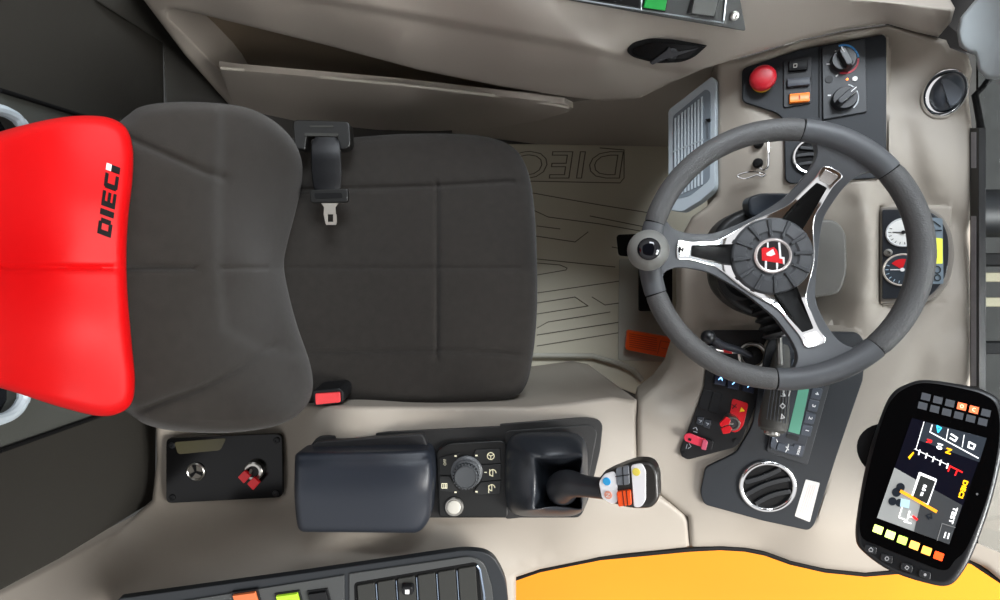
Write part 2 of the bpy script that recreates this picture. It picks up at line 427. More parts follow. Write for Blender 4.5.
sheet('door_bin', [(219, 67), (240, 70), (320, 77), (400, 84), (520, 98), (564, 103.5), (573, 108), (568, 112), (540, 120), (500, 127), (440, 131), (380, 130), (300, 122), (245, 110), (232, 103), (224, 80)],
      bz, (0, 0.012, 0), DOORM, door, step=6, r=4, rd=0.006)
MB().tube([P(x, y, z) for x, y, z in [(221, 68, .481), (280, 73, .480), (320, 77, .479), (400, 84.5, .477), (460, 91.5, .474), (520, 98.5, .470), (569, 107.3, .464)]], 0.0032, seg=8).build('bin_lip', mat('bin_lip_highlight', (186, 180, 168), 0.4), door)  # pale tube along the lip, its highlight put into the colour
# latch in its recess
lt = empty('door_latch', P(665, 51, .68), 'black door latch lever set in a dished recess of the beige door', 'latch')
zl = Plane((630, 50, .672), (700, 44, .682), (665, 62, .667))
slab('dish', rnd([(625, 50), (632, 42, 6), (650, 38, 6), (672, 39), (706, 45, 2), (693, 57, 6), (680, 62), (655, 63), (632, 57, 6)], 6), zl, 0.010, 0.012, BLKM, lt, bevel=0.001)
slab('dish_floor', rnd([(630, 49), (650, 42), (698, 46), (686, 58), (655, 60), (634, 55)], 4), zl, 0.0128, 0.001, GLOSS, lt)
lv = MB(); lv.slab(rnd([(648, 62), (664, 50), (667, 46), (669, 52), (690, 49), (704, 45), (680, 53), (664, 58), (650, 64)], 1), zl, 0.02, 0.008); lv.build('lever', mat('lever_black', (42, 42, 44), 0.25), lt, bevel=0.001)
lv = MB(); lv.lathe([(0.009, 0.012), (0.009, 0.017), (0.006, 0.019)], frame(670, 54, zl), 20); lv.build('pivot', BLK, lt)

# ---------------------------------------------------------------- floor mat
fm = empty('floor_mat', (0.3, 0.1, 0.0), 'pale grey rubber floor mat with embossed lettering in the footwell', 'floor mat')
zm = flat(0.008)
sheet('mat', [(430, 144), (690, 144), (720, 200), (720, 330), (700, 395), (645, 398), (590, 376), (430, 366)], zm, (0, 0, -0.008), MATF, fm, step=24, r=2, rd=0.003)
text('DIECI', 563, 165, 27, 180, zm, MATD, fm, top=0.001, sx=1.31, outline=0.011, shear=0.15, name='embossed_lettering')
gr = MB()
G = [[(516, 190), (560, 198), (600, 205), (650, 213)], [(533, 210), (548, 217), (600, 224), (640, 231)], [(520, 181), (620, 183), (624, 178), (624, 150), (600, 148)],
     [(535, 236), (575, 242), (588, 232)], [(612, 247), (660, 257)], [(537, 259), (615, 267)], [(537, 275), (566, 270), (567, 268), (560, 265), (537, 263)],
     [(537, 293), (634, 279), (632, 277)], [(537, 314), (588, 306), (575, 297)], [(592, 297), (605, 305), (640, 300)], [(537, 335), (646, 318), (634, 309)], [(537, 346), (660, 326)],
     [(537, 303), (575, 297)], [(537, 328), (548, 322), (610, 312)], [(622, 270), (634, 262)], [(537, 226), (560, 229)], [(590, 216), (650, 228)]]
gr.strokes(G, 0.9, zm, 0.0012, 0.001); gr.build('grooves', MATD, fm, smooth=False)
slab('heel_pad', rnd([(619, 258), (668, 262), (676, 330), (672, 362), (618, 360)], 3), zm, 0.004, 0.004, mat('pale_pad', (186, 184, 172), 0.6), fm, bevel=0.001)
MB().tube([P(x, y, z) for x, y, z in [(500, 355.5, .02), (560, 355.5, .02), (592, 356, .02), (620, 364, .02), (634, 371, .022), (642, 380, .022)]], 0.008, seg=10).build('raised_edge', mat('pale_edge', (176, 172, 158), 0.45), fm)
# footwell side and front walls
S(MB().box((0.62, 0.1, 0.2), (0.03, 0.9, 0.40)).build('wall_front', mat('footwell_lining', (120, 118, 112), 0.7)))
# ---------------------------------------------------------------- dashboard moulding
PL = Plane((745, 100, .600), (885, 42, .668), (885, 180, .668))          # left switch panel
PR = Plane((708, 500, .590), (862, 350, .665), (818, 528, .612))         # right radio panel
PI = Plane((690, 458, .590), (700, 372, .594), (765, 390, .622))         # ignition panel
PC = Plane((884, 300, .655), (884, 210, .655), (946, 255, .700))         # instrument cluster
dash = empty('dashboard', (0.5, 0, 0.55), 'beige moulded dashboard wrapping round the footwell in front of the steering wheel', 'dashboard')
ctrl = [(716, 100, .565), (716, 190, .55), (700, 214, .53), (684, 240, .495), (680, 300, .49), (678, 335, .495), (658, 380, .52), (637, 405, .572), (637, 470, .575), (690, 540, .555), (660, 500, .565), (760, 548, .55), (800, 566, .555), (865, 573, .57),
        (930, 560, .60), (1010, 590, .62), (972, 400, .69), (972, 250, .70), (972, 130, .71), (945, 50, .70), (888, 26, .69), (800, 42, .655), (742, 58, .60), (925, 170, .69), (925, 340, .69), (960, 480, .66), (880, 470, .635), (840, 545, .59),
        (760, 215, .585), (850, 205, .640), (868, 255, .66), (868, 215, .66), (868, 300, .66), (868, 235, .66), (868, 280, .66), (853, 230, .643), (853, 255, .641), (853, 282, .643), (838, 255, .62), (860, 195, .655), (850, 320, .64), (700, 360, .575), (820, 265, .585), (770, 265, .52), (790, 300, .54), (720, 265, .52), (760, 320, .56), (725, 225, .54), (720, 310, .55), (712, 340, .56)]
for pl, pts in ((PL, [(742, 80), (790, 60), (885, 35), (885, 110), (885, 180), (785, 180), (785, 130), (745, 110)]), (PR, [(700, 500), (725, 515), (760, 520), (815, 528), (840, 460), (865, 372), (780, 480), (740, 460)]),
                (PI, [(685, 455), (692, 400), (705, 365), (750, 380), (730, 440)]), (PC, [(886, 212), (884, 300), (940, 215), (946, 290)])):
    ctrl += [(x, y, pl(x, y)-0.006) for x, y in pts]
DZ = Field(ctrl)
PL_OUT = [(742, 69), (800, 50), (884, 35), (887, 38), (887, 178), (790, 184), (785, 180), (784, 120), (776, 113), (742, 102)]
PR_OUT = [(700, 492), (705, 467), (736, 452), (752, 425), (766, 345), (776, 330), (858, 332), (866, 345), (862, 380), (838, 450), (814, 524), (808, 530), (762, 520), (704, 504)]
PI_OUT = [(679, 452), (690, 425), (704, 386), (708, 330), (766, 330), (768, 372), (742, 440), (735, 447), (686, 460)]
for pl_, o_ in ((PI, PI_OUT), (PR, PR_OUT), (PL, PL_OUT), (PC, rect(880, 207, 950, 304))): DZ.under(pl_, o_)
DZ.groove([(905, 420), (925, 350), (972, 315)], 14, 0.006); DZ.groove([(905, 130), (925, 200), (972, 235)], 12, 0.005)
DASH_OUT = [(716, 60), (716, 130), (716, 196), (706, 207), (692, 217), (684, 232), (680, 262), (681, 300), (678, 335), (668, 368), (655, 386), (638, 400), (637, 420), (637, 470), (660, 495), (688, 517), (690, 548), (720, 546.5), (745, 548), (765, 552), (790, 561),
            (825, 569), (865, 573), (900, 570), (930, 560), (950, 557), (970, 560), (985, 567), (1000, 580), (1012, 592), (1012, 420), (974, 415), (972, 300), (972, 130), (968, 95), (972, 70), (968, 55), (950, 48), (946, 40), (938, 38), (915, 32), (888, 25), (850, 30), (800, 41), (742, 58)]
sheet('moulding', DASH_OUT, DZ, lambda v: Vector((v.x+0.03, v.y*0.97, min(v.z-0.12, 0.43))), BEIGE, dash, step=6, r=6, rd=0.012, feat=[PL_OUT+PL_OUT[:1], PR_OUT+PR_OUT[:1], PI_OUT+PI_OUT[:1], rect(880, 207, 950, 304)+[(880, 207)], [(860, 196), (860, 316)]], fw=4)
# black windscreen gasket between the dashboard and the yellow bodywork
zy = Field([(515, 578, .53), (640, 560, .53), (740, 552, .53), (865, 578, .55), (930, 566, .57), (1010, 592, .59)])
# inner well of the steering column
# yellow bodywork right of the cab
yb = empty('bonnet', (0.4, -0.7, 0.3), 'glossy yellow bodywork outside the cab along its right edge', 'bonnet')
yz = Field([(500, 600, .30), (700, 600, .30), (1000, 640, .30), (500, 560, .36), (700, 545, .36), (860, 560, .36), (1000, 560, .36), (500, 720, .22), (1000, 760, .22), (750, 740, .22)])
sheet('body_panel', [(480, 540), (690, 520), (860, 530), (1030, 530), (1030, 760), (480, 760)], yz, (0, 0, -0.5), YELB, yb, step=18, r=8)
GAS = MB()
GAS.tube([P(x, y, z-0.004) for x, y, z in [(514, 579, .55), (540, 570, .55), (600, 558, .55), (690, 549.5, .55), (720, 548, .548), (745, 549.5, .545), (765, 553.5, .545), (790, 562.5, .55), (825, 570.5, .56), (865, 574.5, .565), (900, 571.5, .58), (930, 561.5, .59), (952, 558.5, .60), (972, 562, .60), (1002, 582, .61), (1020, 600, .61)]], 0.0042, seg=8)
tag(GAS.build('window_seal', BLKM), 'thin black rubber seal between the beige trim and the yellow bodywork', 'seal')

# ---------------------------------------------------------------- right-hand console
con = empty('side_console', (-0.1, -0.35, 0.4), 'beige moulded console running beside the seat on its right', 'console')
CZ = Field([(637, 405, .572), (637, 470, .575), (690, 520, .565), (690, 548, .55), (540, 412, .575), (400, 412, .575), (320, 425, .57), (160, 425, .46), (160, 500, .44), (285, 500, .455), (285, 435, .46), (330, 440, .585), (330, 530, .585), (600, 430, .59), (600, 500, .585),
            (500, 500, .59), (450, 525, .585), (400, 530, .58), (300, 505, .50), (200, 505, .445), (120, 535, .47), (250, 528, .50), (60, 565, .54), (200, 562, .565), (300, 548, .585), (430, 535, .59), (100, 590, .60), (300, 575, .60), (450, 548, .60), (510, 560, .58), (545, 545, .57),
            (0, 610, .58), (200, 640, .62), (500, 640, .62), (560, 530, .578), (640, 520, .568), (620, 550, .555)])
CZ.step([(560, 552), (600, 535), (640, 515), (686, 508)], -0.006, 8)
CON_OUT = [(155, 405), (290, 405), (420, 406), (530, 406), (570, 402), (612, 396), (637, 400), (637, 470), (660, 495), (688, 517), (690, 548), (600, 557), (540, 569), (516, 577), (516, 640), (-60, 640), (-60, 620), (0, 591), (60, 560), (68, 556), (118, 530), (152, 500), (157, 460)]
sheet('moulding', CON_OUT, CZ, lambda v: Vector((v.x, v.y, 0.0)) if v.y > -0.3 else Vector((v.x, v.y, 0.3)), BEIGE, con, step=7, r=5, rd=0.010)
# black inlay under the armrest, selector and joystick
CP = Plane((320, 440, .592), (600, 425, .595), (500, 515, .594))
slab('inlay', rnd([(306, 452, 2), (318, 436, 5), (400, 431, 0), (500, 426), (500, 424, 2), (585, 417, 10), (603, 420, 10), (600, 450, 6), (588, 500, 12), (580, 517, 6), (306, 517, 2)], 3), CP, 0.004, 0.008, mat('console_black', (32, 32, 32), 0.5), con, bevel=0.0015)
slab('raised_border', rnd([(505, 430, 6), (590, 424, 8), (597, 430, 8), (582, 510, 8), (505, 518, 4)], 4), CP, 0.007, 0.004, mat('console_black2', (38, 38, 38), 0.45), con, bevel=0.0015)
# access plate with key switch and socket behind the armrest
ZP = Plane((170, 440, .464), (284, 435, .468), (200, 500, .450))
pp = empty('access_plate', P(226, 468, .46), 'black screwed plate holding a key switch and a socket beside the backrest', 'plate')
slab('plate', rnd([(168, 437), (283, 433), (284, 496), (168, 502)], 6), ZP, 0.006, 0.008, GLOSS, pp, bevel=0.0008)
for x, y in [(174, 444), (278, 439), (174, 496), (277, 492)]:
    MB().lathe([(0.0065, 0.006), (0.0065, 0.0075), (0.005, 0.0085), (0.003, 0.0085), (0.0025, 0.007)], frame(x, y, ZP), 18).build('screw', BLK, pp)
MB().slab(rnd([(176, 441), (228, 437), (222, 449), (180, 453)], 3), ZP, 0.0064, 0.0006).build('faded_sticker', mat('dull_sticker', (78, 74, 52), 0.4), pp)
skt = empty('power_socket', P(198, 470, .46), 'round chrome-rimmed socket with black tri-spoke cap on the left of the black plate', 'socket')
Mk = frame(198, 470, ZP, 0, 0.0)
MB().lathe([(0.0195*.95, 0.006), (0.0195*.95, 0.009), (0.0165, 0.0105), (0.0150, 0.0090), (0.0150, 0.006)], Mk, 36).build('rim', STEEL, skt)
MB().lathe([(0.0150, 0.006), (0.0148, 0.008), (0.001, 0.008)], Mk, 30).build('cap', mat('dull_bronze', (92, 88, 80), 0.35), skt)
b = MB()
for a in (100, 220, 340):
    R = Mk @ Matrix.Rotation(math.radians(a), 4, 'Z'); b.prism([(0, -0.0016), (0.0142, -0.0040), (0.0142, 0.0040), (0, 0.0016)], 0.0078, 0.0090, R)
b.build('spokes', BLKM, skt)
ks = empty('key_switch', P(256, 470, .46), 'key switch with red tagged key on the right of the black plate', 'key switch')
Mk = frame(257, 468, ZP)
MB().lathe([(0.019, 0.006), (0.019, 0.016), (0.0165, 0.018), (0.012, 0.018), (0.012, 0.015)], Mk, 32).build('barrel', STEEL, ks)
MB().lathe([(0.012, 0.015), (0.0118, 0.0165), (0.001, 0.0165)], Mk, 24).build('face', BLK, ks)
for (x, y) in ((-0.010, -0.008), (0.004, -0.019)):
    MB().prism([(x*1.25+p*1.3, y*1.25+q*1.3) for p, q in rnd([(-0.011, 0.002), (0, 0.013), (0.009, 0.004), (-0.002, -0.008)], 0.002)], 0.020, 0.027, Mk).build('key_head', RED, ks, bevel=0.001)
MB().tube([(-0.004, 0.004, 0.014), (-0.006, -0.006, 0.024)], 0.003, Mk).build('key_blade', STEEL, ks)
# armrest storage box
ab = empty('armrest_box', P(365, 488, .6), 'black padded storage box with slanted lid on the console beside the seat', 'armrest')
AO = rnd([(295, 452, 6), (400, 450, 6), (430, 448, 8), (434, 470, 20), (431, 518, 12), (420, 533, 8), (298, 532, 8), (294, 500, 30)], 6)
AZ = Field([(295, 452, .655), (430, 448, .65), (435, 500, .648), (420, 535, .65), (296, 532, .655), (360, 455, .662), (360, 490, .672), (425, 490, .664), (300, 490, .67), (360, 528, .662)])
AZ.step([(290, 463), (425, 459)], 0.006, 4); 
sheet('lid', AO, AZ, (0, 0, -0.045), mat('armrest_skin', (33, 38, 47), 0.42, bump=0.15, scale=900), ab, step=6, r=6, rd=0.012)
slab('base', rnd([(306, 450), (420, 444), (424, 522), (306, 524)], 6), CP, 0.025, 0.024, BLKM, ab, bevel=0.002)
slab('hinge_cover', rnd([(318, 439, 5), (425, 431, 5), (432, 452, 3), (312, 456, 3)], 3), CP, 0.022, 0.02, mat('hinge_black', (38, 38, 40), 0.5), ab, bevel=0.004, seg=3)
# drive-mode selector
ds = empty('mode_selector_panel', P(472, 477, .6), 'black selector panel with rotary knob and steering icons between armrest box and joystick', 'control panel')
SM = mat('selector_black', (20, 21, 21), 0.45)
slab('base', rnd([(437, 448, 6), (450, 441, 4), (503, 438, 4), (508, 446, 4), (508, 514, 4), (440, 514, 4)], 4), CP, 0.016, 0.014, SM, ds, bevel=0.003, seg=3)
KB = mat('key_black', (42, 43, 43), 0.4)
keys = [[(441, 455), (461, 450), (455, 461), (451, 472), (441, 471)], [(441, 473), (451, 473), (455, 482), (461, 489), (441, 487)], [(476, 447), (500, 446), (501, 460), (480, 461), (473, 456)], [(480, 462), (501, 461), (501, 476), (482, 478), (483, 470)], [(481, 479), (501, 477), (500, 490), (477, 491), (474, 488)]]
for k in keys: slab('key', rnd(k, 1.5), CP, 0.0185, 0.004, KB, ds, bevel=0.0008)
IC = mat('icon_print', (225, 220, 190), 0.5, emit=0.25)
zz = 0.0188
def icon(L, w=0.8): MB().strokes(L, w, CP, zz).build('icon', IC, ds, smooth=False)
def ring(cx, cy, r, n=14, a0=0, a1=360): return [(cx+r*math.cos(math.radians(a0+(a1-a0)*i/n)), cy+r*math.sin(math.radians(a0+(a1-a0)*i/n))) for i in range(n+1)]
icon([ring(491, 453, 3.4), [(491, 453), (488, 451.5)], [(491, 453), (494, 451.5)], [(491, 453), (491, 456)]])
icon([ring(493, 469.5, 3.2, 10, 90, 360), [(490, 472), (490, 466)], [(493, 466), (493, 473)], [(485, 469), (487, 469)]])
icon([ring(492, 484, 3.0, 10, 90, 360), [(489, 489), (489, 482)], [(492, 481), (492, 487)]])
icon([rect(443, 480, 448, 484.5)+[(443, 480)], [(445, 480), (445, 484)], [(446.7, 480), (446.7, 484)]], 0.7)
for x, y in [(456.5, 453), (456.5, 488.5), (477, 452.5), (477, 488)]: MB().strokes([[(x-.7, y), (x+.7, y)]], 1.4, CP, zz).build('mark', IC, ds, smooth=False)
text('OFF', 446, 459, 2.6, 90, CP, IC, ds, top=0.0188, name='lettering')
Mk = frame(467.5, 468.5, CP)
MB().lathe([(0.0275, 0.016), (0.0275, 0.020), (0.0235, 0.022), (0.0235, 0.034), (0.0215, 0.037), (0.020, 0.037)], Mk, 44).build('knob_ring', mat('knob_ring_grey', (100, 103, 106), 0.35), ds, angle=30)
b = MB()
for k in range(24):
    R = Mk @ Matrix.Rotation(k*math.pi/12, 4, 'Z'); b.box((0.0205, 0, 0.041), (0.003, 0.0028, 0.010), R)
b.lathe([(0.0203, 0.034), (0.0200, 0.046), (0.0180, 0.049), (0.0175, 0.048), (0.003, 0.047)], Mk, 44); b.build('knob', mat('knob_dark', (70, 73, 76), 0.5), ds, angle=30)
Mk = frame(455, 503, CP)
MB().lathe([(0.0165, 0.014), (0.0165, 0.0185), (0.0150, 0.020), (0.0130, 0.020), (0.0125, 0.0185)], Mk, 36).build('button_rim', STEEL, ds)
MB().lathe([(0.0122, 0.017), (0.0118, 0.021), (0.010, 0.022), (0.002, 0.022)], Mk, 30).build('button', mat('pale_button', (205, 202, 192), 0.35), ds)
# ---------------------------------------------------------------- joystick
jy = empty('joystick', P(550, 478, .6), 'black joystick with white switch faces rising from a leather gaiter on the console', 'joystick')
LB = mat('gaiter_leather', (40, 44, 50), 0.36, bump=0.25, scale=500, var=0.1)
# gaiter: loft of rounded rings with pulled-in folds
rings = [((546, 474), .606, 42, 43, 0, 12), ((546, 474), .622, 42, 43, 0, 12), ((549, 476), .650, 39, 40, 0, 13), ((553, 480), .674, 33, 34, .06, 12), ((557, 482), .687, 27, 29, .16, 9), ((558, 483), .686, 24, 26, .20, 7), ((560, 486), .650, 21, 23, .12, 8), ((562, 486), .630, 14, 16, 0, 8)]
b = MB(); ns = 48; vs = []; fs = []
for (c, z, hx, hy, fold, cr_) in rings:
    for k in range(ns):
        a = 2*math.pi*k/ns; ca, sa = math.cos(a), math.sin(a); e = 0.42
        x = math.copysign(abs(ca)**e, ca)*hx; y = math.copysign(abs(sa)**e, sa)*hy
        q = 1-fold*(1-abs(math.cos(2*a)))*0+fold*0.6*abs(math.sin(2*a))-fold*0.8*abs(math.cos(2*a)); vs.append(P(c[0]+x*q, c[1]+y*q, z+0.012*fold*6*(abs(math.sin(2*a))-.5)))
for i in range(len(rings)-1):
    for k in range(ns): a = i*ns+k; b2 = i*ns+(k+1) % ns; fs.append((a, b2, b2+ns, a+ns))
fs.append(list(range(ns))[::-1]); fs.append([(len(rings)-1)*ns+k for k in range(ns)])
b.add(vs, fs); b.build('gaiter', LB, jy, sub=1, angle=80)
b = MB(); pts = [(562, 490, .655), (563, 487, .675), (570, 484, .70), (584, 486, .722), (600, 488, .742), (612, 488, .755)]; rad = [.026, .026, .0215, .0165, .0155, .017]
b.tube(cr([P(*p) for p in pts], 5, False), [x[0] for x in cr([(r, 0, 0) for r in rad], 5, False)], seg=24); b.build('stalk', mat('joystick_black', (42, 44, 48), 0.38), jy)
JZ = Plane((602, 487, .770), (655, 465, .800), (655, 507, .800))
HO = rnd([(597, 478, 8), (612, 470, 10), (636, 461, 8), (652, 463, 8), (658, 474, 14), (659, 500, 10), (652, 509, 8), (632, 510, 10), (604, 502, 10), (598, 496, 6)], 8)
slab('head', HO, JZ, 0.0, 0.034, mat('joystick_head', (40, 38, 36), 0.35), jy, bevel=0.007, seg=4)
WF = mat('white_switch_face', (238, 238, 240), 0.35)
slab('thumb_plate', rnd([(599, 482), (604, 474), (614, 471), (617, 476), (618, 502), (612, 504), (602, 498)], 3), JZ, 0.002, 0.004, WF, jy, bevel=0.001)
slab('finger_plate', rnd([(631, 465), (642, 463), (646, 470), (646, 500), (641, 507), (634, 507)], 3), JZ, 0.002, 0.004, WF, jy, bevel=0.001)
slab('roller', rnd([(616, 468), (629, 465), (630, 484), (617, 485)], 2), JZ, 0.003, 0.006, mat('grey_roller', (110, 114, 120), 0.25), jy, bevel=0.001)
slab('orange_roller', rnd([(617, 491), (631, 489), (632, 504), (619, 506)], 2), JZ, 0.0045, 0.006, mat('orange_switch', (250, 84, 20), 0.3), jy, bevel=0.001)
b = MB(); b.strokes([[(616, 476), (630, 474)], [(623, 466), (624, 484)]], 0.7, JZ, 0.0036); b.strokes([[(623, 490), (625, 505)], [(627, 489.5), (628.5, 504.5)]], 0.7, JZ, 0.005); b.build('roller_ridges', BLK, jy)
MB().lathe([(.0058, 0.002), (.0054, 0.0032), (0.001, 0.0034)], frame(607, 481, JZ), 24).build('button', mat('blue_button', (50, 165, 225), 0.4), jy, label='blue button')
MB().lathe([(.0058, 0.002), (.0054, 0.0032), (0.001, 0.0034)], frame(608.5, 494.5, JZ), 24).build('button', mat('salmon_button', (224, 150, 128), 0.4), jy, label='salmon button marked N')
MB().lathe([(.0056, 0.002), (.0052, 0.0032), (0.001, 0.0034)], frame(636.5, 471.5, JZ), 24).build('button', mat('yellow_button', (238, 220, 92), 0.4), jy, label='yellow button')
text('N', 608.5, 494.5, 4, -90, JZ, WHITE, jy, top=0.0037)
# ---------------------------------------------------------------- switch panel at the right edge
SP = Plane((130, 600, .640), (480, 550, .650), (480, 640, .61))
sw = slab('switch_panel', rnd([(118, 598, 4), (300, 573, 0), (465, 549, 12), (492, 552, 14), (506, 578, 10), (512, 640, 2), (112, 690, 2)], 8), SP, 0.003, 0.012, mat('surround_black', (34, 38, 42), 0.5), con, bevel=0.003, seg=3)
slab('face', rnd([(140, 606, 3), (345, 573, 1), (346, 640, 0), (140, 668, 0)], 3), SP, 0.006, 0.006, mat('face_grey', (68, 70, 70), 0.4), sw, bevel=0.0012)
slab('face', rnd([(350, 571.5, 1), (470, 554, 12), (484, 560, 8), (492, 585, 4), (497, 640, 0), (350, 662, 0)], 3), SP, 0.006, 0.006, mat('face_grey', (68, 70, 70), 0.4), sw, bevel=0.0012)
slab('frame', rnd([(355, 580, 4), (478, 559, 6), (486, 640, 2), (357, 662, 2)], 5), SP, 0.0068, 0.004, BLKM, sw, bevel=0.0008)
MB().tube([frame(x, y, SP) @ Vector((0, 0, 0.008)) for x, y in [(477, 562), (480, 566), (484, 590), (486, 625)]], 0.0018, seg=8).build('frame_edge', mat('pale_blue_edge', (150, 165, 185), 0.2, metal=0.6), sw)
blk = mat('blank_face', (46, 47, 44), 0.5)
for i in range(6):
    x0 = 358.5+20*i; y0 = 581.5-3.3*i
    slab('switch_blank', rnd([(x0, y0), (x0+17, y0-2.8), (x0+20, y0+40), (x0+3, y0+43)], 1.6), SP, 0.010, 0.006, blk, sw, bevel=0.0012)
    if i: MB().tube([frame(x, y, SP) @ Vector((0, 0, 0.0085)) for x, y in [(x0-1.4, y0+2), (x0+1, y0+38)]], 0.0009, seg=6).build('divider', mat('pale_blue_edge', (150, 165, 185), 0.2), sw)
Mk = frame(409, 583, SP)
MB().prism(rrect(0.022, 0.020, 0.006), 0.009, 0.019, Mk, top=0.8).build('lock_tab', BLK, sw, bevel=0.002)
MB().prism(rrect(0.007, 0.008, 0.001), 0.019, 0.0205, Mk).build('tab_mark', WHITE, sw)
def rocker(px, py, sx, sy, zf, ang, m, label, base=0.006, tilt=8, iconm=None, icon=None, group=None, name='rocker_switch', frame_m=None):
    """a rocker switch: bezel plus a two-slope key"""
    M = frame(px, py, zf, ang, base); r = empty(name, M.translation, label, 'switch', group)
    MB().prism(rrect(sx*1.18, sy*1.14, 0.0016), -0.004, 0.002, M).build('bezel', frame_m or BLK, r, bevel=0.0006)
    b = MB(); h = 0.0055; vs = []
    for x in (-sx/2, sx/2):
        for y, z in ((-sy/2, 0.0), (-sy/2, h+.003), (0, h), (sy/2, h+0.001), (sy/2, 0.0)): vs.append((x, y, z))
    b.add(vs, [(0, 1, 2, 3, 4), (9, 8, 7, 6, 5), (0, 5, 6, 1), (1, 6, 7, 2), (2, 7, 8, 3), (3, 8, 9, 4), (4, 9, 5, 0)], M)
    b.build('key', m, r, bevel=0.0008)
    if iconm:
        b = MB(); s = min(sx, sy)*0.22
        for q in (icon or [[(-1, -1), (1, -1), (1, 1), (-1, 1), (-1, -1)]]):
            for (x0, y0), (x1, y1) in zip(q[:-1], q[1:]):
                d = Vector((x1-x0, y1-y0, 0)); n = Vector((-d.y, d.x, 0)).normalized()*0.16
                b.prism([((x0+n.x)*s, (y0+n.y)*s), ((x1+n.x)*s, (y1+n.y)*s), ((x1-n.x)*s, (y1-n.y)*s), ((x0-n.x)*s, (y0-n.y)*s)], h+0.0012, h+0.0024, M)
        b.build('icon', iconm, r, smooth=False)
    return r
rocker(250, 600, .038, .044, SP, 8, mat('orange_key', (225, 120, 70), 0.4), 'orange rocker switch cut by the bottom edge of the photo')
rocker(292, 601, .036, .044, SP, 8, mat('lime_key', (170, 215, 50), 0.4, emit=0.15), 'lime green rocker switch with white machine icon at the bottom edge', iconm=WHITE, icon=[[(-1.6, .4), (-.8, 1.4), (.8, 1.4), (1.6, .4)], [(-1.6, .4), (1.6, .4)]])
rocker(322, 600, .030, .048, SP, 8, BLK, 'black rocker switch with small pale mark right of the lime green one', iconm=WHITE, icon=[[(0, .2), (.4, 1.5)]])
slab('blank_slot', rnd([(180, 605, 2), (232, 597, 2), (232, 640, 0), (180, 648, 0)], 2), SP, 0.0085, 0.004, BLK, sw, bevel=0.001)
# ---------------------------------------------------------------- seat
seat = empty('driver_seat', (-0.2, 0.03, 0.0), 'charcoal fabric driver seat with bright red lettered headrest', 'seat')
bz_ = Field([(40, 268, .985), (127, 268, .925), (127, 120, .915), (127, 415, .915), (170, 268, .893), (215, 268, .84), (215, 110, .845), (215, 425, .845), (255, 268, .732), (255, 150, .77), (255, 390, .77), (285, 268, .57), (296, 180, .60), (305, 370, .60), (270, 125, .75), (285, 420, .75),
             (170, 180, .900), (170, 360, .900), (150, 108, .90), (150, 425, .90), (225, 200, .815), (225, 340, .815)])
bz_.groove([(120, 268), (196, 268)], 2.6, 0.007); bz_.groove([(222, 268), (284, 268)], 2.5, 0.006)
bz_.groove([(128, 138), (160, 152), (205, 172), (225, 178)], 4, 0.007); bz_.groove([(140, 410), (165, 400), (200, 388), (235, 370), (262, 352), (275, 345)], 4, 0.008)
bz_.step([(222, 90), (219, 180), (218, 268), (224, 330), (262, 350), (300, 358)], 0.010, 7)
sheet('backrest', [(80, 170), (105, 135), (126, 117), (140, 107), (165, 102.5), (200, 102), (240, 106), (268, 117), (290, 136), (301, 158), (302, 182), (296, 210), (287, 245), (284, 266), (289, 295), (298, 328), (309, 360), (313, 385), (307, 405), (290, 420), (262, 429), (220, 433), (175, 431), (145, 424), (128, 411), (106, 395), (80, 370)],
      bz_, lambda v: Vector((v.x-0.09, 0.03+(v.y-0.03)*0.78, v.z-0.03)), FABRIC, seat, step=4.5, r=13, rd=0.03, closed_smooth=True, angle=70, fw=3, feat=[[(120, 268), (196, 268)], [(222, 268), (284, 268)], [(128, 138), (160, 152), (205, 172), (225, 178)], [(140, 410), (165, 400), (200, 388), (235, 370), (262, 352), (275, 345)]])
cz_ = Field([(280, 268, .530), (340, 160, .535), (340, 268, .525), (340, 375, .532), (440, 160, .545), (440, 268, .545), (440, 380, .545), (520, 160, .53), (528, 268, .532), (520, 380, .53), (390, 230, .535), (390, 320, .535), (490, 230, .548), (490, 320, .548)])
cz_.groove([(437, 183), (437, 360)], 2.2, 0.006); cz_.groove([(290, 268), (537, 268)], 2.2, 0.004)
cz_.groove([(300, 190), (437, 186), (505, 182), (532, 183)], 2.4, 0.006); cz_.groove([(310, 352), (437, 350), (500, 353), (533, 358)], 2.4, 0.006)
sheet('cushion', [(250, 145), (300, 140), (345, 138), (400, 134), (460, 134), (495, 139), (516, 150), (528, 172), (534, 205), (537, 260), (537, 310), (533, 355), (526, 385), (512, 398), (480, 403), (420, 405), (350, 405), (290, 402), (250, 395)],
      cz_, (0, 0, -0.11), FABRIC, seat, step=5, r=13, rd=0.032, closed_smooth=True, angle=70, fw=2.5, feat=[[(437, 183), (437, 360)], [(290, 268), (520, 268)], [(300, 190), (437, 186), (505, 182), (532, 183)], [(310, 352), (437, 350), (500, 353), (533, 358)]])
hz = Field([(133, 268, .957), (131, 130, .950), (131, 400, .950), (60, 268, 1.006), (60, 140, .995), (60, 395, .995), (0, 268, 1.072), (0, 150, 1.055), (0, 380, 1.055), (-70, 268, 1.115), (-70, 170, 1.10), (-70, 360, 1.10), (-140, 268, 1.14), (100, 200, .982), (100, 330, .982)])
hz.groove([(-100, 266), (10, 267), (133, 268)], 2.8, 0.004)
hz.step([(-40, 205), (-5, 185), (3, 200), (5, 268), (10, 330), (40, 365), (100, 385), (128, 392)], -0.0, 10)
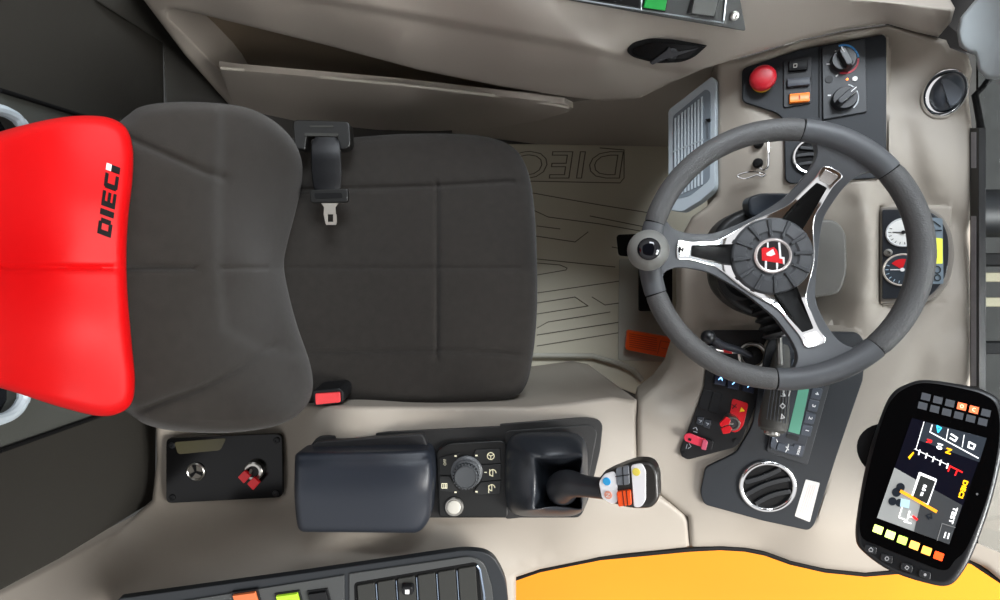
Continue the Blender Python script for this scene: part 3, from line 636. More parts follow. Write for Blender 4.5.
sheet('headrest', [(-150, 200), (-90, 162), (-20, 138), (20, 126), (60, 117.5), (90, 115.5), (112, 118.5), (127, 129), (133, 150), (132.5, 180), (128.5, 215), (126.5, 255), (128, 300), (132, 345), (135, 380), (132, 402), (120, 413), (98, 416), (60, 407), (20, 394), (-20, 381), (-90, 352), (-150, 320)],
      hz, lambda v: Vector((v.x-0.07, 0.03+(v.y-0.03)*0.72, v.z-0.02)), REDV, seat, step=5, r=11, rd=0.016, closed_smooth=True, angle=75, fw=3, feat=[[(-100, 266), (10, 267), (133, 268)]])
LB_ = MB()
def lq(u0, v0, u1, v1, b=LB_):
    q = []
    for u, v in ((u0, v0), (u1, v0), (u1, v1), (u0, v1)):
        v *= 14.0; u += 0.22*v; q.append((110.5+0.139*u-0.99*v, 238-0.99*u-0.139*v))
    b.slab(q, hz, 0.0012, 0.0012)
for L in ([(0, 0, 5.2, 1), (5, .76, 13, 1), (5, 0, 13, .24), (11.5, .14, 16.5, .86)], [(19.5, 0, 25.5, 1)], [(28.5, 0, 33.7, 1), (33, .78, 43.5, 1), (33, .38, 43, .60), (33, 0, 43.5, .22)],
          [(46.5, .1, 51.7, .9), (48, .76, 61, 1), (48, 0, 61, .24)], [(64, 0, 70.5, .62)]):
    for q in L: lq(*q)
LB_.build('lettering', BLKM, seat, smooth=False)
WB_ = MB(); lq(64, .64, 70.5, 1.02, WB_); WB_.build('lettering', WHITE, seat, smooth=False, label='white tip of the last letter')
MB().prism([(x, y) for x, y in rnd(rect(-0.40, -0.14, 0.0, 0.26), 0.03)], 0.30, 0.425).build('seat_pan', BLKM, seat, bevel=0.01)
MB().prism([(x, y) for x, y in rnd(rect(-0.36, -0.14, -0.04, 0.20), 0.03)], 0.0, 0.30).build('pedestal', BLKM, seat, bevel=0.01)
# ---------------------------------------------------------------- seat belt and buckle
bl = empty('seat_belt', P(328, 160, .56), 'black seat belt hanging out of its guide with bare steel tongue on the cushion', 'seat belt')
BP = Plane((300, 125, .572), (350, 125, .572), (325, 215, .566))
slab('guide', rnd([(296, 122, 6), (352, 124, 5), (353, 150, 8), (340, 152, 4), (340, 140, 2), (310, 138, 2), (308, 152, 2), (298, 150, 4)], 4), BP, 0.016, 0.026, mat('guide_black', (22, 22, 21), 0.4), bl, bevel=0.003, seg=3)
slab('slot_bar', rnd([(308, 135.5), (341, 136), (341, 139), (308, 138.5)], 1), BP, 0.018, 0.004, mat('slot_grey', (50, 50, 47), 0.35), bl)
slab('slot_line', rnd([(313, 128), (336, 128), (336, 130), (313, 130)], 1), BP, 0.0168, 0.002, mat('slot_grey', (50, 50, 47), 0.35), bl)
rows = [(137, .015), (145, .022), (155, .026), (166, .019), (176, .017), (186, .010), (194, .010)]
vs = []; fs = []
W_ = [(311, 340), (311, 340.5), (310.5, 341), (311, 342), (311, 342), (313, 341), (314, 341)]
zz_ = [BP(325, y)+o for y, o in rows]
for j, (y, o) in enumerate(rows):
    for t in range(5):
        x = W_[j][0]+(W_[j][1]-W_[j][0])*t/4; vs.append(P(x, y, zz_[j]+0.003*math.sin(t*math.pi/4)))
n0 = len(vs); vs += [v-Vector((0, 0, 0.0016)) for v in vs]
R_ = len(rows)
for j in range(R_-1):
    for t in range(4):
        a = j*5+t; fs += [(a, a+1, a+6, a+5), (n0+a+5, n0+a+6, n0+a+1, n0+a)]
    fs += [(j*5, j*5+5, n0+j*5+5, n0+j*5), (j*5+4, n0+j*5+4, n0+j*5+9, j*5+9)]
fs += [(0, n0, n0+4, 4), (n0-5, n0-1, 2*n0-1, 2*n0-5)]
link('webbing', vs, fs, mat('webbing_black', (16, 17, 20), 0.5, bump=0.3, scale=900), bl, sub=1)
slab('tongue_cover', rnd([(312, 191), (350, 190), (350, 203), (313, 204)], 3), BP, 0.014, 0.010, mat('tongue_black', (28, 28, 27), 0.4), bl, bevel=0.002)
slab('tongue_slot', rnd([(317, 194.5), (344, 194), (345, 199), (318, 200)], 1.5), BP, 0.0146, 0.002, BLKM, bl)
b = MB()  # steel blade with its square hole
for q in ([(323, 204), (340, 204), (337, 208), (337.5, 215), (325.5, 215), (326, 208)], [(325.5, 215), (329.5, 215), (329.5, 222.5), (327, 222.5)], [(335, 215), (338, 215), (338.5, 222.5), (335, 222.5)], [(327, 222.5), (338.5, 222.5), (337.5, 225.5), (328, 225.5)]):
    b.slab(q, BP, 0.0115, 0.003)
b.build('steel_blade', mat('belt_steel', (205, 198, 188), 0.35, metal=0.7), bl, bevel=0.0005)
bk = empty('seat_belt_buckle', P(328, 396, .56), 'black seat belt buckle with red release button at the right edge of the cushion', 'buckle')
KP = Plane((314, 396, .580), (344, 396, .582), (328, 405, .578))
slab('housing', rnd([(313, 390, 3), (340, 387.5, 3), (344, 391, 2), (344, 402, 3), (315, 406, 4)], 3), KP, 0.004, 0.05, BLK, bk, bevel=0.002)
slab('release_button', rnd([(316.5, 392.5), (341, 391), (341.5, 401), (317, 403.5)], 1.5), KP, 0.007, 0.006, mat('buckle_red', (226, 62, 66), 0.4), bk, bevel=0.001)
# ---------------------------------------------------------------- steering wheel
sw_t = math.radians(12.7); WC = Vector((0.4012, 0.0655, 0.773))
WM = Matrix(((math.cos(sw_t), 0, -math.sin(sw_t), WC.x), (0, 1, 0, WC.y), (math.sin(sw_t), 0, math.cos(sw_t), WC.z), (0, 0, 0, 1)))
sw = empty('steering_wheel', WC, 'grey three-spoke steering wheel with chrome spoke trims and a spinner knob', 'steering wheel')
RM, Rm = 0.1793, 0.0158
WI = WM.inverted()
def plate(out, z0, z1):
    """prism with inner points so that it can be dished"""
    n = len(out); xs = [p[0] for p in out]; ys = [p[1] for p in out]; A = np.array(out); g = []
    for x in np.arange(min(xs), max(xs), .007):
        for y in np.arange(min(ys), max(ys), .007):
            ins = False
            for i in range(n):
                (x0, y0), (x1, y1) = out[i], out[(i+1) % n]
                if (y0 > y) != (y1 > y) and x < (x1-x0)*(y-y0)/(y1-y0)+x0: ins = not ins
            if ins: g.append((x, y))
    if g: g = [p for p, d in zip(g, segdist(g, A, True)[0]) if d > .003]
    V, _, T, *_ = delaunay_2d_cdt([Vector(p) for p in list(out)+g], [(i, (i+1) % n) for i in range(n)], [], 1, 1e-6)
    m = len(V); b = MB(); vs = [(v.x, v.y, z1) for v in V]+[(v.x, v.y, z0) for v in V]; cnt = {}
    for f in T:
        for i in range(3):
            e = (f[i], f[(i+1) % 3]); k = (min(e), max(e)); cnt.setdefault(k, []).append(e)
    fs = [list(f) for f in T]+[[m+i for i in f][::-1] for f in T]+[[e[0][1], e[0][0], m+e[0][0], m+e[0][1]] for e in cnt.values() if len(e) == 1]
    return b, vs, fs
def dished(out, z0, z1, M): b, vs, fs = plate(out, z0, z1); b.add(vs, fs, M); return dish(b)
def dish(b):
    for i, v in enumerate(b.v):
        q = WI @ v; r = math.hypot(q.x, q.y); t = min(max((r-0.055)/0.115, 0), 1); q.z -= 0.038*(1-t*t*(3-2*t)) ; q.z += 0.012*t; b.v[i] = WM @ q
    return b
HM = WM @ Matrix.Translation((0.001, 0.001, -0.038))
def arc(a0, a1, n, r=RM, z=0): return [(r*math.cos(math.radians(a0+(a1-a0)*i/n)), r*math.sin(math.radians(a0+(a1-a0)*i/n)), z) for i in range(n+1)]
secs = [(39, 80), (164, 198), (269, 313)]
for a, b_ in secs:
    n = 14; MB().tube(arc(a, b_, n), [Rm*(1.0+0.05*math.sin(math.pi*i/n)) for i in range(n+1)], WM, 24).build('rim_joint', GREYR, sw)
for a, b_ in ((80.6, 163.4), (198.6, 268.4), (313.6, 398.4)):
    n = 40; MB().tube(arc(a, b_, n), [Rm*(0.95 if i in (0, n) else 1.0+0.015*math.sin(math.pi*i/n)) for i in range(n+1)], WM, 24).build('rim_grip', LEATH, sw)
MB().tube(arc(0, 354, 60), Rm*0.93, WM, 16, closed=True).build('rim_core', BLKM, sw)
SPK = (58.5, 175.5, 291.5)
def spoke_outline(rows, mid, n=5):
    pts = []
    for i, a in enumerate(SPK):
        a = math.radians(a); nx = math.radians((SPK[i]+(SPK[(i+1) % 3]+(360 if i == 2 else 0)))/2)
        R = lambda r, h: (r*math.cos(a)-h*math.sin(a), r*math.sin(a)+h*math.cos(a))
        L = [R(r, -h) for r, h in rows[::-1]][::1]
        pts += [R(r, -h) for r, h in rows]+[R(r, h) for r, h in rows[::-1]]
        pts.append((mid*math.cos(nx), mid*math.sin(nx)))
    return cr(pts, n)
body = spoke_outline([(0.080, 0.033), (0.105, 0.0275), (0.130, 0.0265), (0.148, 0.031), (0.160, 0.043), (0.170, 0.062)], 0.066)
dished(body, -0.026, -0.010, WM).build('spoke_frame', GREYR, sw, bevel=0.006, seg=4)
chr_ = spoke_outline([(0.074, 0.0235), (0.097, 0.0180), (0.120, 0.0145), (0.139, 0.0135)], 0.0615)
dished(chr_, -0.012, -0.0065, WM).build('chrome_trim', CHROME, sw, bevel=0.0022, seg=3)
for a in SPK:
    R = WM @ Matrix.Rotation(math.radians(a), 4, 'Z')
    dished(rnd([(0.045, -0.0175), (0.117, -0.0080), (0.117, 0.0080), (0.045, 0.0175)], 0.002), -0.0100, -0.0052, R).build('spoke_inset', mat('inset_black', (10, 10, 10), 0.5, spec=0.15), sw, bevel=0.0006)
    dished(rnd([(0.121, -0.0085), (0.135, -0.0100), (0.135, 0.0100), (0.121, 0.0085)], 0.002), -0.0090, -0.0052, R).build('chrome_tip', mat('satin_chrome', (235, 232, 228), 0.25, metal=0.9), sw, bevel=0.0006)
b = MB(); b.lathe([(0.0585, -0.020), (0.0585, -0.006), (0.0570, -0.002), (0.0545, 0.0), (0.038, 0.002), (0.035, -0.0005), (0.020, -0.0015)], HM, 72); b.build('hub_cap', mat('hub_grey', (70, 72, 75), 0.5), sw, angle=28)
for k in range(12):
    R = HM @ Matrix.Rotation(math.radians(5+30*k), 4, 'Z')
    MB().prism([(0.030, -0.0022), (0.0565, -0.0034), (0.0565, 0.0034), (0.030, 0.0022)], -0.003, 0.0038, R, top=0.96).build('hub_rib', mat('hub_rib', (60, 62, 65), 0.5), sw, bevel=0.0010)
MB().lathe([(0.0262, -0.002), (0.0262, 0.0035), (0.0240, 0.0050), (0.0222, 0.0045), (0.0218, 0.003)], HM, 48).build('emblem_ring', mat('ring_pink_silver', (222, 212, 208), 0.25, metal=0.6), sw)
MB().lathe([(0.0222, 0.0), (0.0220, 0.0034), (0.001, 0.0034)], HM, 40).build('emblem_disc', mat('emblem_black', (34, 30, 30), 0.3), sw)
def ep(pts): return [((x-341)*2.75e-4, -(y-303)*2.75e-4) for x, y in pts]
b = MB(); b.prism(ep([(283, 262), (300, 256), (322, 262), (345, 256), (362, 275), (372, 312), (388, 318), (392, 348), (340, 338), (285, 328)]), 0.003, 0.0042, HM); b.build('emblem', mat('emblem_red', (222, 22, 34), 0.35), sw)
b = MB()
for q in ([(310, 230), (318, 230), (318, 258), (310, 258)], [(366, 232), (376, 232), (382, 310), (372, 310)], [(300, 330), (310, 332), (308, 384), (298, 380)], [(356, 342), (366, 342), (364, 384), (356, 386)], [(305, 290), (340, 266), (352, 296), (330, 306), (310, 302)]):
    b.prism(ep(q), 0.0035, 0.0046, HM)
b.prism(ep([(372, 308), (398, 312), (398, 352), (390, 350), (388, 322), (372, 318)]), 0.0035, 0.0046, HM); b.build('emblem_mark', WHITE, sw)
b = MB(); R = WM @ Matrix.Rotation(math.radians(175.5), 4, 'Z')
for x in (0.130, 0.134): b.prism([(x, -0.004), (x+.002, -0.003), (x+.002, 0.004), (x, 0.003)], -0.0075, -0.0045, R)
b.prism([(0.130, 0), (0.136, -0.001), (0.136, 0.001), (0.130, 0.002)], -0.0075, -0.0045, R); dish(b).build('trim_mark', BLKM, sw)
# spinner knob
KC = Vector((-RM*1.02, 0.007, 0.030))
MB().lathe([(0.014, -0.012), (0.014, 0.0), (0.017, 0.004)], WM @ Matrix.Translation(KC-Vector((0, 0, 0.016))), 28).build('knob_clamp', BLK, sw)
b = MB(); b.sphere(KC, 0.030, WM, 36, 18, 0.85); kn = b.build('spinner_knob', mat('knob_grey', (122, 122, 118), 0.45), sw)
MB().lathe([(0.0165, 0.018), (0.0160, 0.0225), (0.012, 0.0262), (0.006, 0.0278), (0.001, 0.028)], WM @ Matrix.Translation(KC), 32).build('knob_cap', mat('knob_cap_black', (12, 14, 20), 0.05), kn)

# ---------------------------------------------------------------- steering column
cl = empty('steering_column', (0.43, 0.06, 0.4), 'black steering column shroud under the wheel hub', 'steering column')
SH = mat('shroud_black', (27, 28, 30), 0.4, bump=0.1, scale=900)
z1 = Plane((710, 230, .655), (800, 230, .675), (760, 330, .66))
slab('upper_shroud', rnd([(714, 232, 14), (728, 216, 10), (752, 205, 8), (800, 214, 8), (812, 250, 10), (800, 312, 10), (770, 322, 12), (738, 310, 14), (716, 288, 14)], 10), z1, 0.0, 0.07, SH, cl, bevel=0.010, seg=4)
slab('top_cover', rnd([(748, 198, 8), (760, 193, 8), (795, 193, 8), (800, 205, 4), (792, 218, 4), (750, 216, 6)], 5), Plane((748, 200, .685), (800, 200, .69), (770, 218, .685)), 0.0, 0.03, mat('cover_blue_black', (52, 58, 66), 0.3), cl, bevel=0.004, seg=3)
slab('side_cover', rnd([(808, 219, 6), (836, 219, 10), (847, 232, 12), (848, 275, 12), (840, 294, 8), (808, 299, 6)], 8), Plane((808, 220, .655), (848, 220, .668), (830, 298, .66)), 0.0, 0.07, mat('cover_grey', (96, 94, 89), 0.5, bump=0.1, scale=900), cl, bevel=0.006, seg=4)
b = MB(); Mk = frame(735, 276, flat(0.62)); b.lathe([(0.045, 0.0), (0.045, 0.035), (0.038, 0.042), (0.030, 0.040), (0.028, 0.03)], Mk, 40); b.build('collar', BLK, cl)
MB().tube([WM @ Vector((0, 0, -0.075)), WM @ Vector((0.0, 0, -0.18))], 0.034, seg=28).build('shaft_housing', BLKM, cl)
# gaiter of the stalk
ga = empty('lever_gaiter', P(778, 325, .63), 'black ribbed rubber gaiter below the lower spoke of the steering wheel', 'gaiter')
b = MB(); d0 = P(762, 292, .655); d1 = P(779, 338, .672); ax = (d1-d0).normalized(); pts = []; rad = []
for i in range(29):
    pts.append(d0+(d1-d0)*i/28); rad.append(0.026-0.006*i/28+0.0035*math.sin(i*math.pi/2.4))
b.tube(pts, rad, seg=28); b.build('bellows', SH, ga)
MB().tube([P(779, 336, .665), P(780, 365, .675)], 0.0045, seg=12).build('rod', STEEL, ga)
# ---------------------------------------------------------------- right stalk with symbols (bottom of the column)
st = empty('control_stalk', P(785, 400, .66), 'thick black multifunction stalk with white symbols pointing down past the wheel rim', 'stalk')
a0, a1 = P(783, 345, .645), P(772, 432, .672)
ax = (a1-a0).normalized(); xx = ax.cross(Vector((0, 0, 1))).normalized(); up = xx.cross(ax)
SM_ = Matrix((xx, up, ax)).transposed().to_4x4(); SM_.translation = a0; LN = (a1-a0).length
b = MB(); b.lathe([(0.010, 0), (0.014, 0.02), (0.020, LN*0.5), (0.0235, LN*0.9), (0.0215, LN*0.97), (0.016, LN), (0.013, LN)], SM_, 40, sx=1.0, sy=0.75); b.build('grip', mat('stalk_grey_black', (62, 61, 57), 0.55), st)
b = MB()
for k in range(7):
    a = math.radians(60+k*13); h = 0.0218
    b.tube([(h*math.cos(a)*1.0, h*math.sin(a)*0.76, LN*0.45), (h*1.07*math.cos(a), h*1.07*math.sin(a)*0.76, LN*0.88)], 0.0008, SM_ @ Matrix.Diagonal((-1, 1, 1, 1)), seg=6)
b.build('ridges', mat('ridge_grey', (84, 88, 94), 0.5), st)
MB().lathe([(0.0125, LN-0.002), (0.0125, LN+0.004), (0.010, LN+0.006), (0.002, LN+0.0075)], SM_, 28, sy=0.75).build('end_button', STEEL, st)
sz = Plane((772, 400, .6805), (800, 400, .6805), (775, 430, .6885))
b = MB(); b.strokes([[(783, 391), (781.5, 394), (783, 395)], [(780, 396), (784, 396), (782, 391)], [(779, 406), (781.5, 403.5), (784, 406), (781.5, 408.5), (779, 406)], [(779.5, 418.5), (783.5, 417.5)], [(780, 418), (780.5, 414), (783, 417)], [(789, 391), (787.5, 396)]], 0.9, sz, 0.004); b.build('symbols', WHITE, st, smooth=False)
# ---------------------------------------------------------------- pedals
pb = empty('pedal_bracket', P(657, 278, .1), 'black drilled pedal bracket at the end of the footwell', 'pedal')
pbz = Plane((640, 268, .06), (672, 268, .06), (656, 311, .05))
slab('plate', rnd([(639, 266), (672, 266), (672, 311), (639, 311)], 1.5), pbz, 0.004, 0.012, BLKM, pb, bevel=0.001)
for x, y in ((661, 274), (661, 289), (661, 303)): MB().lathe([(0.0075, 0.0035), (0.0070, 0.0055), (0.001, 0.006)], frame(x, y, pbz), 18).build('bolt', LIGHTG, pb)
pb2 = empty('foot_pedal', P(700, 245, .2), 'black foot pedal half hidden under the spinner knob', 'pedal')
slab('pad', rnd([(616, 236), (664, 234), (678, 240), (674, 262), (618, 256)], 3), Plane((618, 240, .14), (676, 240, .20), (640, 258, .14)), 0.0, 0.012, BLKM, pb2, bevel=0.003)
MB().tube([P(670, 246, .20), P(720, 252, .35), P(745, 256, .50)], 0.012).build('arm', BLKM, pb2)
op = empty('orange_pedal', P(648, 344, .08), 'bright orange ribbed pedal pad on the footwell floor', 'pedal')
opz = Plane((626, 330, .05), (672, 336, .06), (628, 352, .04))
slab('pad', rnd([(627, 330, 3), (674, 338, 3), (670, 358, 3), (625, 349, 3)], 3), opz, 0.008, 0.02, mat('orange_pedal', (250, 92, 20), 0.45), op, bevel=0.002, seg=3)
b = MB(); b.strokes([[(629, 333+k*2.1), (656, 337.6+k*2.1)] for k in range(7)]+[[(660, 340), (671, 342)], [(660, 340), (657, 353)], [(661, 347), (670, 349)]], 0.7, opz, 0.0092, 0.002); b.build('ribs', mat('orange_dark', (205, 62, 12), 0.5), op, smooth=False)
MB().box((0, 0, -0.02), (0.06, 0.03, 0.04), frame(648, 344, opz)).build('bracket', BLKM, op)
# ---------------------------------------------------------------- left switch panel and what sits on it
lp = slab('dash_panel', rnd([(742, 69, 5), (800, 50, 2), (882, 35, 4), (886, 38, 4), (886, 176, 5), (880, 178, 4), (790, 184, 5), (785, 180, 4), (784, 120, 6), (776, 113, 6), (742, 102, 5)], 4), PL, 0.003, 0.006, PANEL, dash, bevel=0.0015)
slab('seam', [(818, 47.5), (819.2, 47.3), (819.2, 118), (818, 118)], PL, 0.0036, 0.001, BLKM, lp)
slab('switch_bay', rnd([(783, 62, 3), (811, 57, 3), (811, 104, 3), (783, 109, 3)], 3), PL, 0.006, 0.004, mat('bay_black', (34, 36, 40), 0.5), lp, bevel=0.001)
es = empty('emergency_stop_button', P(761, 80, .62), 'red mushroom emergency stop button at the left of the dashboard panel', 'button')
Mk = frame(762, 83, PL)
MB().lathe([(0.0175, 0.0), (0.018, 0.008), (0.016, 0.011)], Mk, 36).build('collar', mat('estop_yellow', (235, 190, 40), 0.4), es)
Mt = frame(761.5, 82, PL)
MB().lathe([(0.014, 0.009), (0.0205, 0.012), (0.0215, 0.016), (0.0205, 0.023), (0.0175, 0.0265), (0.012, 0.028), (0.001, 0.028)], Mt, 44).build('mushroom_head', mat('estop_red', (200, 26, 42), 0.35), es, angle=60)
rocker(797, 68, .028, .016, PL, 5, BLK, 'small black rocker switch with pale lamp icon, topmost of three on the dashboard panel', base=0.004, iconm=mat('dull_print', (200, 198, 190), 0.5), icon=[[(-2, -.8), (-2, .8), (-.6, .8), (-.6, -.8), (-2, -.8)]])
rocker(797.5, 84, .034, .014, PL, 5, mat('blank_slate', (62, 66, 74), 0.45), 'blank slate grey switch cover, middle of three on the dashboard panel', base=0.004, name='switch_cover')
rocker(798.5, 99.5, .030, .015, PL, 5, mat('bright_orange_key', (250, 130, 40), 0.35, emit=0.1), 'small orange rocker switch, lowest of three on the dashboard panel', base=0.004, iconm=mat('orange_line', (200, 80, 10), 0.5), icon=[[(-.1, -1.3), (-.1, 1.3)]])
hc = empty('heater_control', P(843, 80, .65), 'heater control plate with two rotary knobs on the dashboard panel', 'heater control')
slab('plate', rnd([(821, 49), (864, 40), (866, 113), (822, 121)], 2), PL, 0.007, 0.005, mat('heater_plate', (38, 41, 45), 0.45), hc, bevel=0.0012)
def arcstroke(cx, cy, r, a0, a1, wpx, m, name='dial_arc'):
    b = MB(); L = [(cx+r*math.cos(math.radians(a0+(a1-a0)*i/16)), cy-r*math.sin(math.radians(a0+(a1-a0)*i/16))) for i in range(17)]
    b.strokes([L], wpx, PL, 0.0078); return b.build(name, m, hc, smooth=False)
arcstroke(843, 61, 14, 110, 10, 1.8, mat('dial_blue', (70, 150, 215), 0.4)); arcstroke(843, 61, 14, 0, -105, 1.8, mat('dial_red', (200, 40, 60), 0.4)); arcstroke(844, 99, 13, 75, -50, 1.2, mat('dial_white', (200, 205, 208), 0.4))
for i, (kx, ky, an) in enumerate(((841.5, 63, -58), (842.5, 101, 48))):
    Mk = frame(kx, ky, PL, 0, 0.007); kn = MB(); kn.lathe([(0.0185, 0), (0.0185, 0.008), (0.0170, 0.011), (0.0165, 0.011)], Mk, 40)
    kk = kn.build('dial', mat('dial_black', (34, 36, 39), 0.35), hc, angle=30)
    R = Mk @ Matrix.Rotation(math.radians(an), 4, 'Z'); b = MB(); b.prism(rnd([(-0.0178, -0.006), (0.0178, -0.006), (0.0178, 0.006), (-0.0178, 0.006)], 0.005), 0.008, 0.0215, R, top=0.85)
    b.build('grip', mat('dial_grip', (44, 46, 50), 0.3), kk, bevel=0.0015)
    b = MB(); b.box((0.012*(1 if i else -1), 0, 0.0218), (0.010, 0.0012, 0.0008), R); b.build('pointer', WHITE, kk)
Mk = frame(828, 81, PL, 0, 0.007); MB().lathe([(0.0062, 0), (0.0060, 0.001), (0.001, 0.001)], Mk, 24).build('round_blank', BLK, hc)
MB().lathe([(0.0018, 0), (0.0017, 0.0014), (0.0002, 0.0014)], frame(846, 81, PL, 0, 0.007), 14).build('indicator_lamp', mat('orange_lamp', (255, 110, 30), 0.4, emit=2), hc)
MB().lathe([(0.0040, 0), (0.0038, 0.0016), (0.002, 0.0016)], frame(853.5, 80.5, PL, 0, 0.007), 20).build('push_button', WHITE, hc)
b = MB(); b.strokes([[(826, 66), (829, 66)], [(827, 97), (829.5, 97)], [(834, 53), (836, 54)], [(835, 78), (836.5, 76.5)]], 1.3, PL, 0.0078); b.build('dial_marks', WHITE, hc)
# air vents
def vent(px, py, zf, r, label, ang, blades=3, off=0.003):
    Mk = frame(px, py, zf, ang, off); v = empty('air_vent', Mk.translation, label, 'air vent', None)
    MB().lathe([(r*1.0, -0.004), (r*1.0, 0.004), (r*0.94, 0.0065), (r*0.86, 0.006), (r*0.82, 0.002), (r*0.82, -0.003)], Mk, 56).build('chrome_ring', CHROME, v, angle=60)
    MB().lathe([(r*0.83, -0.002), (r*0.80, 0.0005), (r*0.3, 0.0008), (0.001, 0.0008)], Mk, 40).build('duct', BLKM, v)
    for k in range(blades):
        y = (k-(blades-1)/2)*r*0.46; hw = math.sqrt(max((r*0.80)**2-y*y, 0)); N = 12; b = MB()
        top = [(-hw+2*hw*i/N, y+r*0.10*math.sin(math.pi*i/N)*(1 if k < blades/2 else -0.5)) for i in range(N+1)]
        out = [(x, yy-r*0.085) for x, yy in top]+[(x, yy+r*0.085) for x, yy in top[::-1]]
        b.prism(out, 0.001, 0.0045, Mk); b.build('louvre', mat('louvre', (30, 32, 35), 0.35), v, bevel=0.0008)
    return v
vent(812, 157, PL, 0.0315, 'round chrome-ringed air vent half hidden behind the upper wheel spoke', 0, 3)
vent(766.5, 485, PR, 0.0475, 'large round chrome-ringed air vent below the radio', 20, 3)
# ball vent on the beige dash top
bv = empty('ball_vent', P(945, 93, .70), 'swivelling black ball air vent with chrome ring near the windscreen', 'air vent')
BVZ = lambda x, y: DZ(x, y)+0.002
Mk = frame(944, 94, BVZ, 0, 0.001) @ Matrix.Diagonal((0.72, 1, 1, 1))
MB().lathe([(0.0400, -0.004), (0.0400, 0.004), (0.0365, 0.0075), (0.0325, 0.005), (0.032, 0.001)], Mk, 52).build('chrome_ring', CHROME, bv, angle=60)
MB().lathe([(0.0300, 0.0), (0.0285, 0.006), (0.022, 0.012), (0.012, 0.015), (0.001, 0.016)], Mk @ Matrix.Translation((0.004, 0.001, 0.003)), 44).build('ball', mat('ball_slate', (66, 72, 80), 0.35), bv, angle=60)
slab('vane', rnd([(940, 79), (950, 80), (962, 90), (961, 100), (950, 108), (946, 98)], 4), lambda x, y: DZ(x, y)+0.016, 0.004, 0.012, mat('vane_slate', (76, 82, 90), 0.35), bv, bevel=0.003, seg=3)
# hook and fasteners below the panel
hk = empty('wire_hook', P(757, 165, .58), 'bent steel wire hook clipped to the grey trim between the grille and the panel', 'hook')
HZ = lambda x, y: DZ(x, y)
def hp(x, y, h): return P(x, y, DZ(x, y)+h)
MB().tube(cr([hp(768, 142, .008), hp(768.5, 155, .010), hp(768, 166, .010), hp(764, 169.5, .011), hp(760, 168, .010)], 5, False), 0.0021, seg=10).build('wire', CHROME, hk)
MB().tube(cr([hp(765, 173, .016), hp(752, 171.5, .018), hp(740, 174, .018), hp(738, 177, .018), hp(746, 178.5, .018), hp(757, 175, .018), hp(762, 176.5, .018), hp(766, 174, .017)], 5, False), 0.0017, seg=10).build('wire_loop', CHROME, hk)
for x, y in ((758, 163.5), (758.5, 144)): MB().lathe([(0.0085, 0.0), (0.0085, 0.006), (0.006, 0.011), (0.001, 0.012)], frame(x, y, HZ), 12).build('fastener', BLKM, hk)
# air intake grille
ig = empty('intake_grille', P(690, 140, .55), 'pale grey slatted intake grille beside the footwell', 'grille')
IZ = Plane((668, 120, .520), (714, 85, .575), (714, 195, .565))
slab('frame', rnd([(668, 110, 4), (712, 76, 3), (716, 80, 2), (715, 188, 5), (700, 201, 4), (682, 212, 4), (668, 210, 3)], 4), IZ, 0.0, 0.03, LIGHTG, ig, bevel=0.002, seg=3)
slab('screen', rnd([(673, 116, 4), (706, 89, 4), (711, 92, 3), (710, 180, 5), (690, 196, 4), (673, 200, 4)], 4), IZ, 0.0010, 0.002, mat('grille_recess', (112, 122, 130), 0.6), ig, bevel=0.0006)
for k in range(9):
    x = 675+k*3.3; yt = 119-(x-675)*0.80; yb_ = 197-(x-675)*0.45
    slab('slat', [(x, yt), (x+1.7, yt-1.2), (x+1.7, yb_-.6), (x, yb_)], IZ, 0.0035, 0.004, mat('slat_grey', (186, 196, 202), 0.5), ig)
b = MB(); b.strokes([[(674, 152), (704, 140)]], 1.2, IZ, 0.0045); b.build('cross_bar', LIGHTG, ig)
slab('catch', rnd([(706, 120), (711, 119), (711, 121.5), (708, 122)], .5), IZ, 0.006, 0.005, BLKM, ig)
slab('catch_slot', rnd([(708, 122), (709.4, 122), (709.4, 138), (708, 138)], .5), IZ, 0.0035, 0.003, mat('slot_shadow_grey', (96, 104, 112), 0.6), ig)
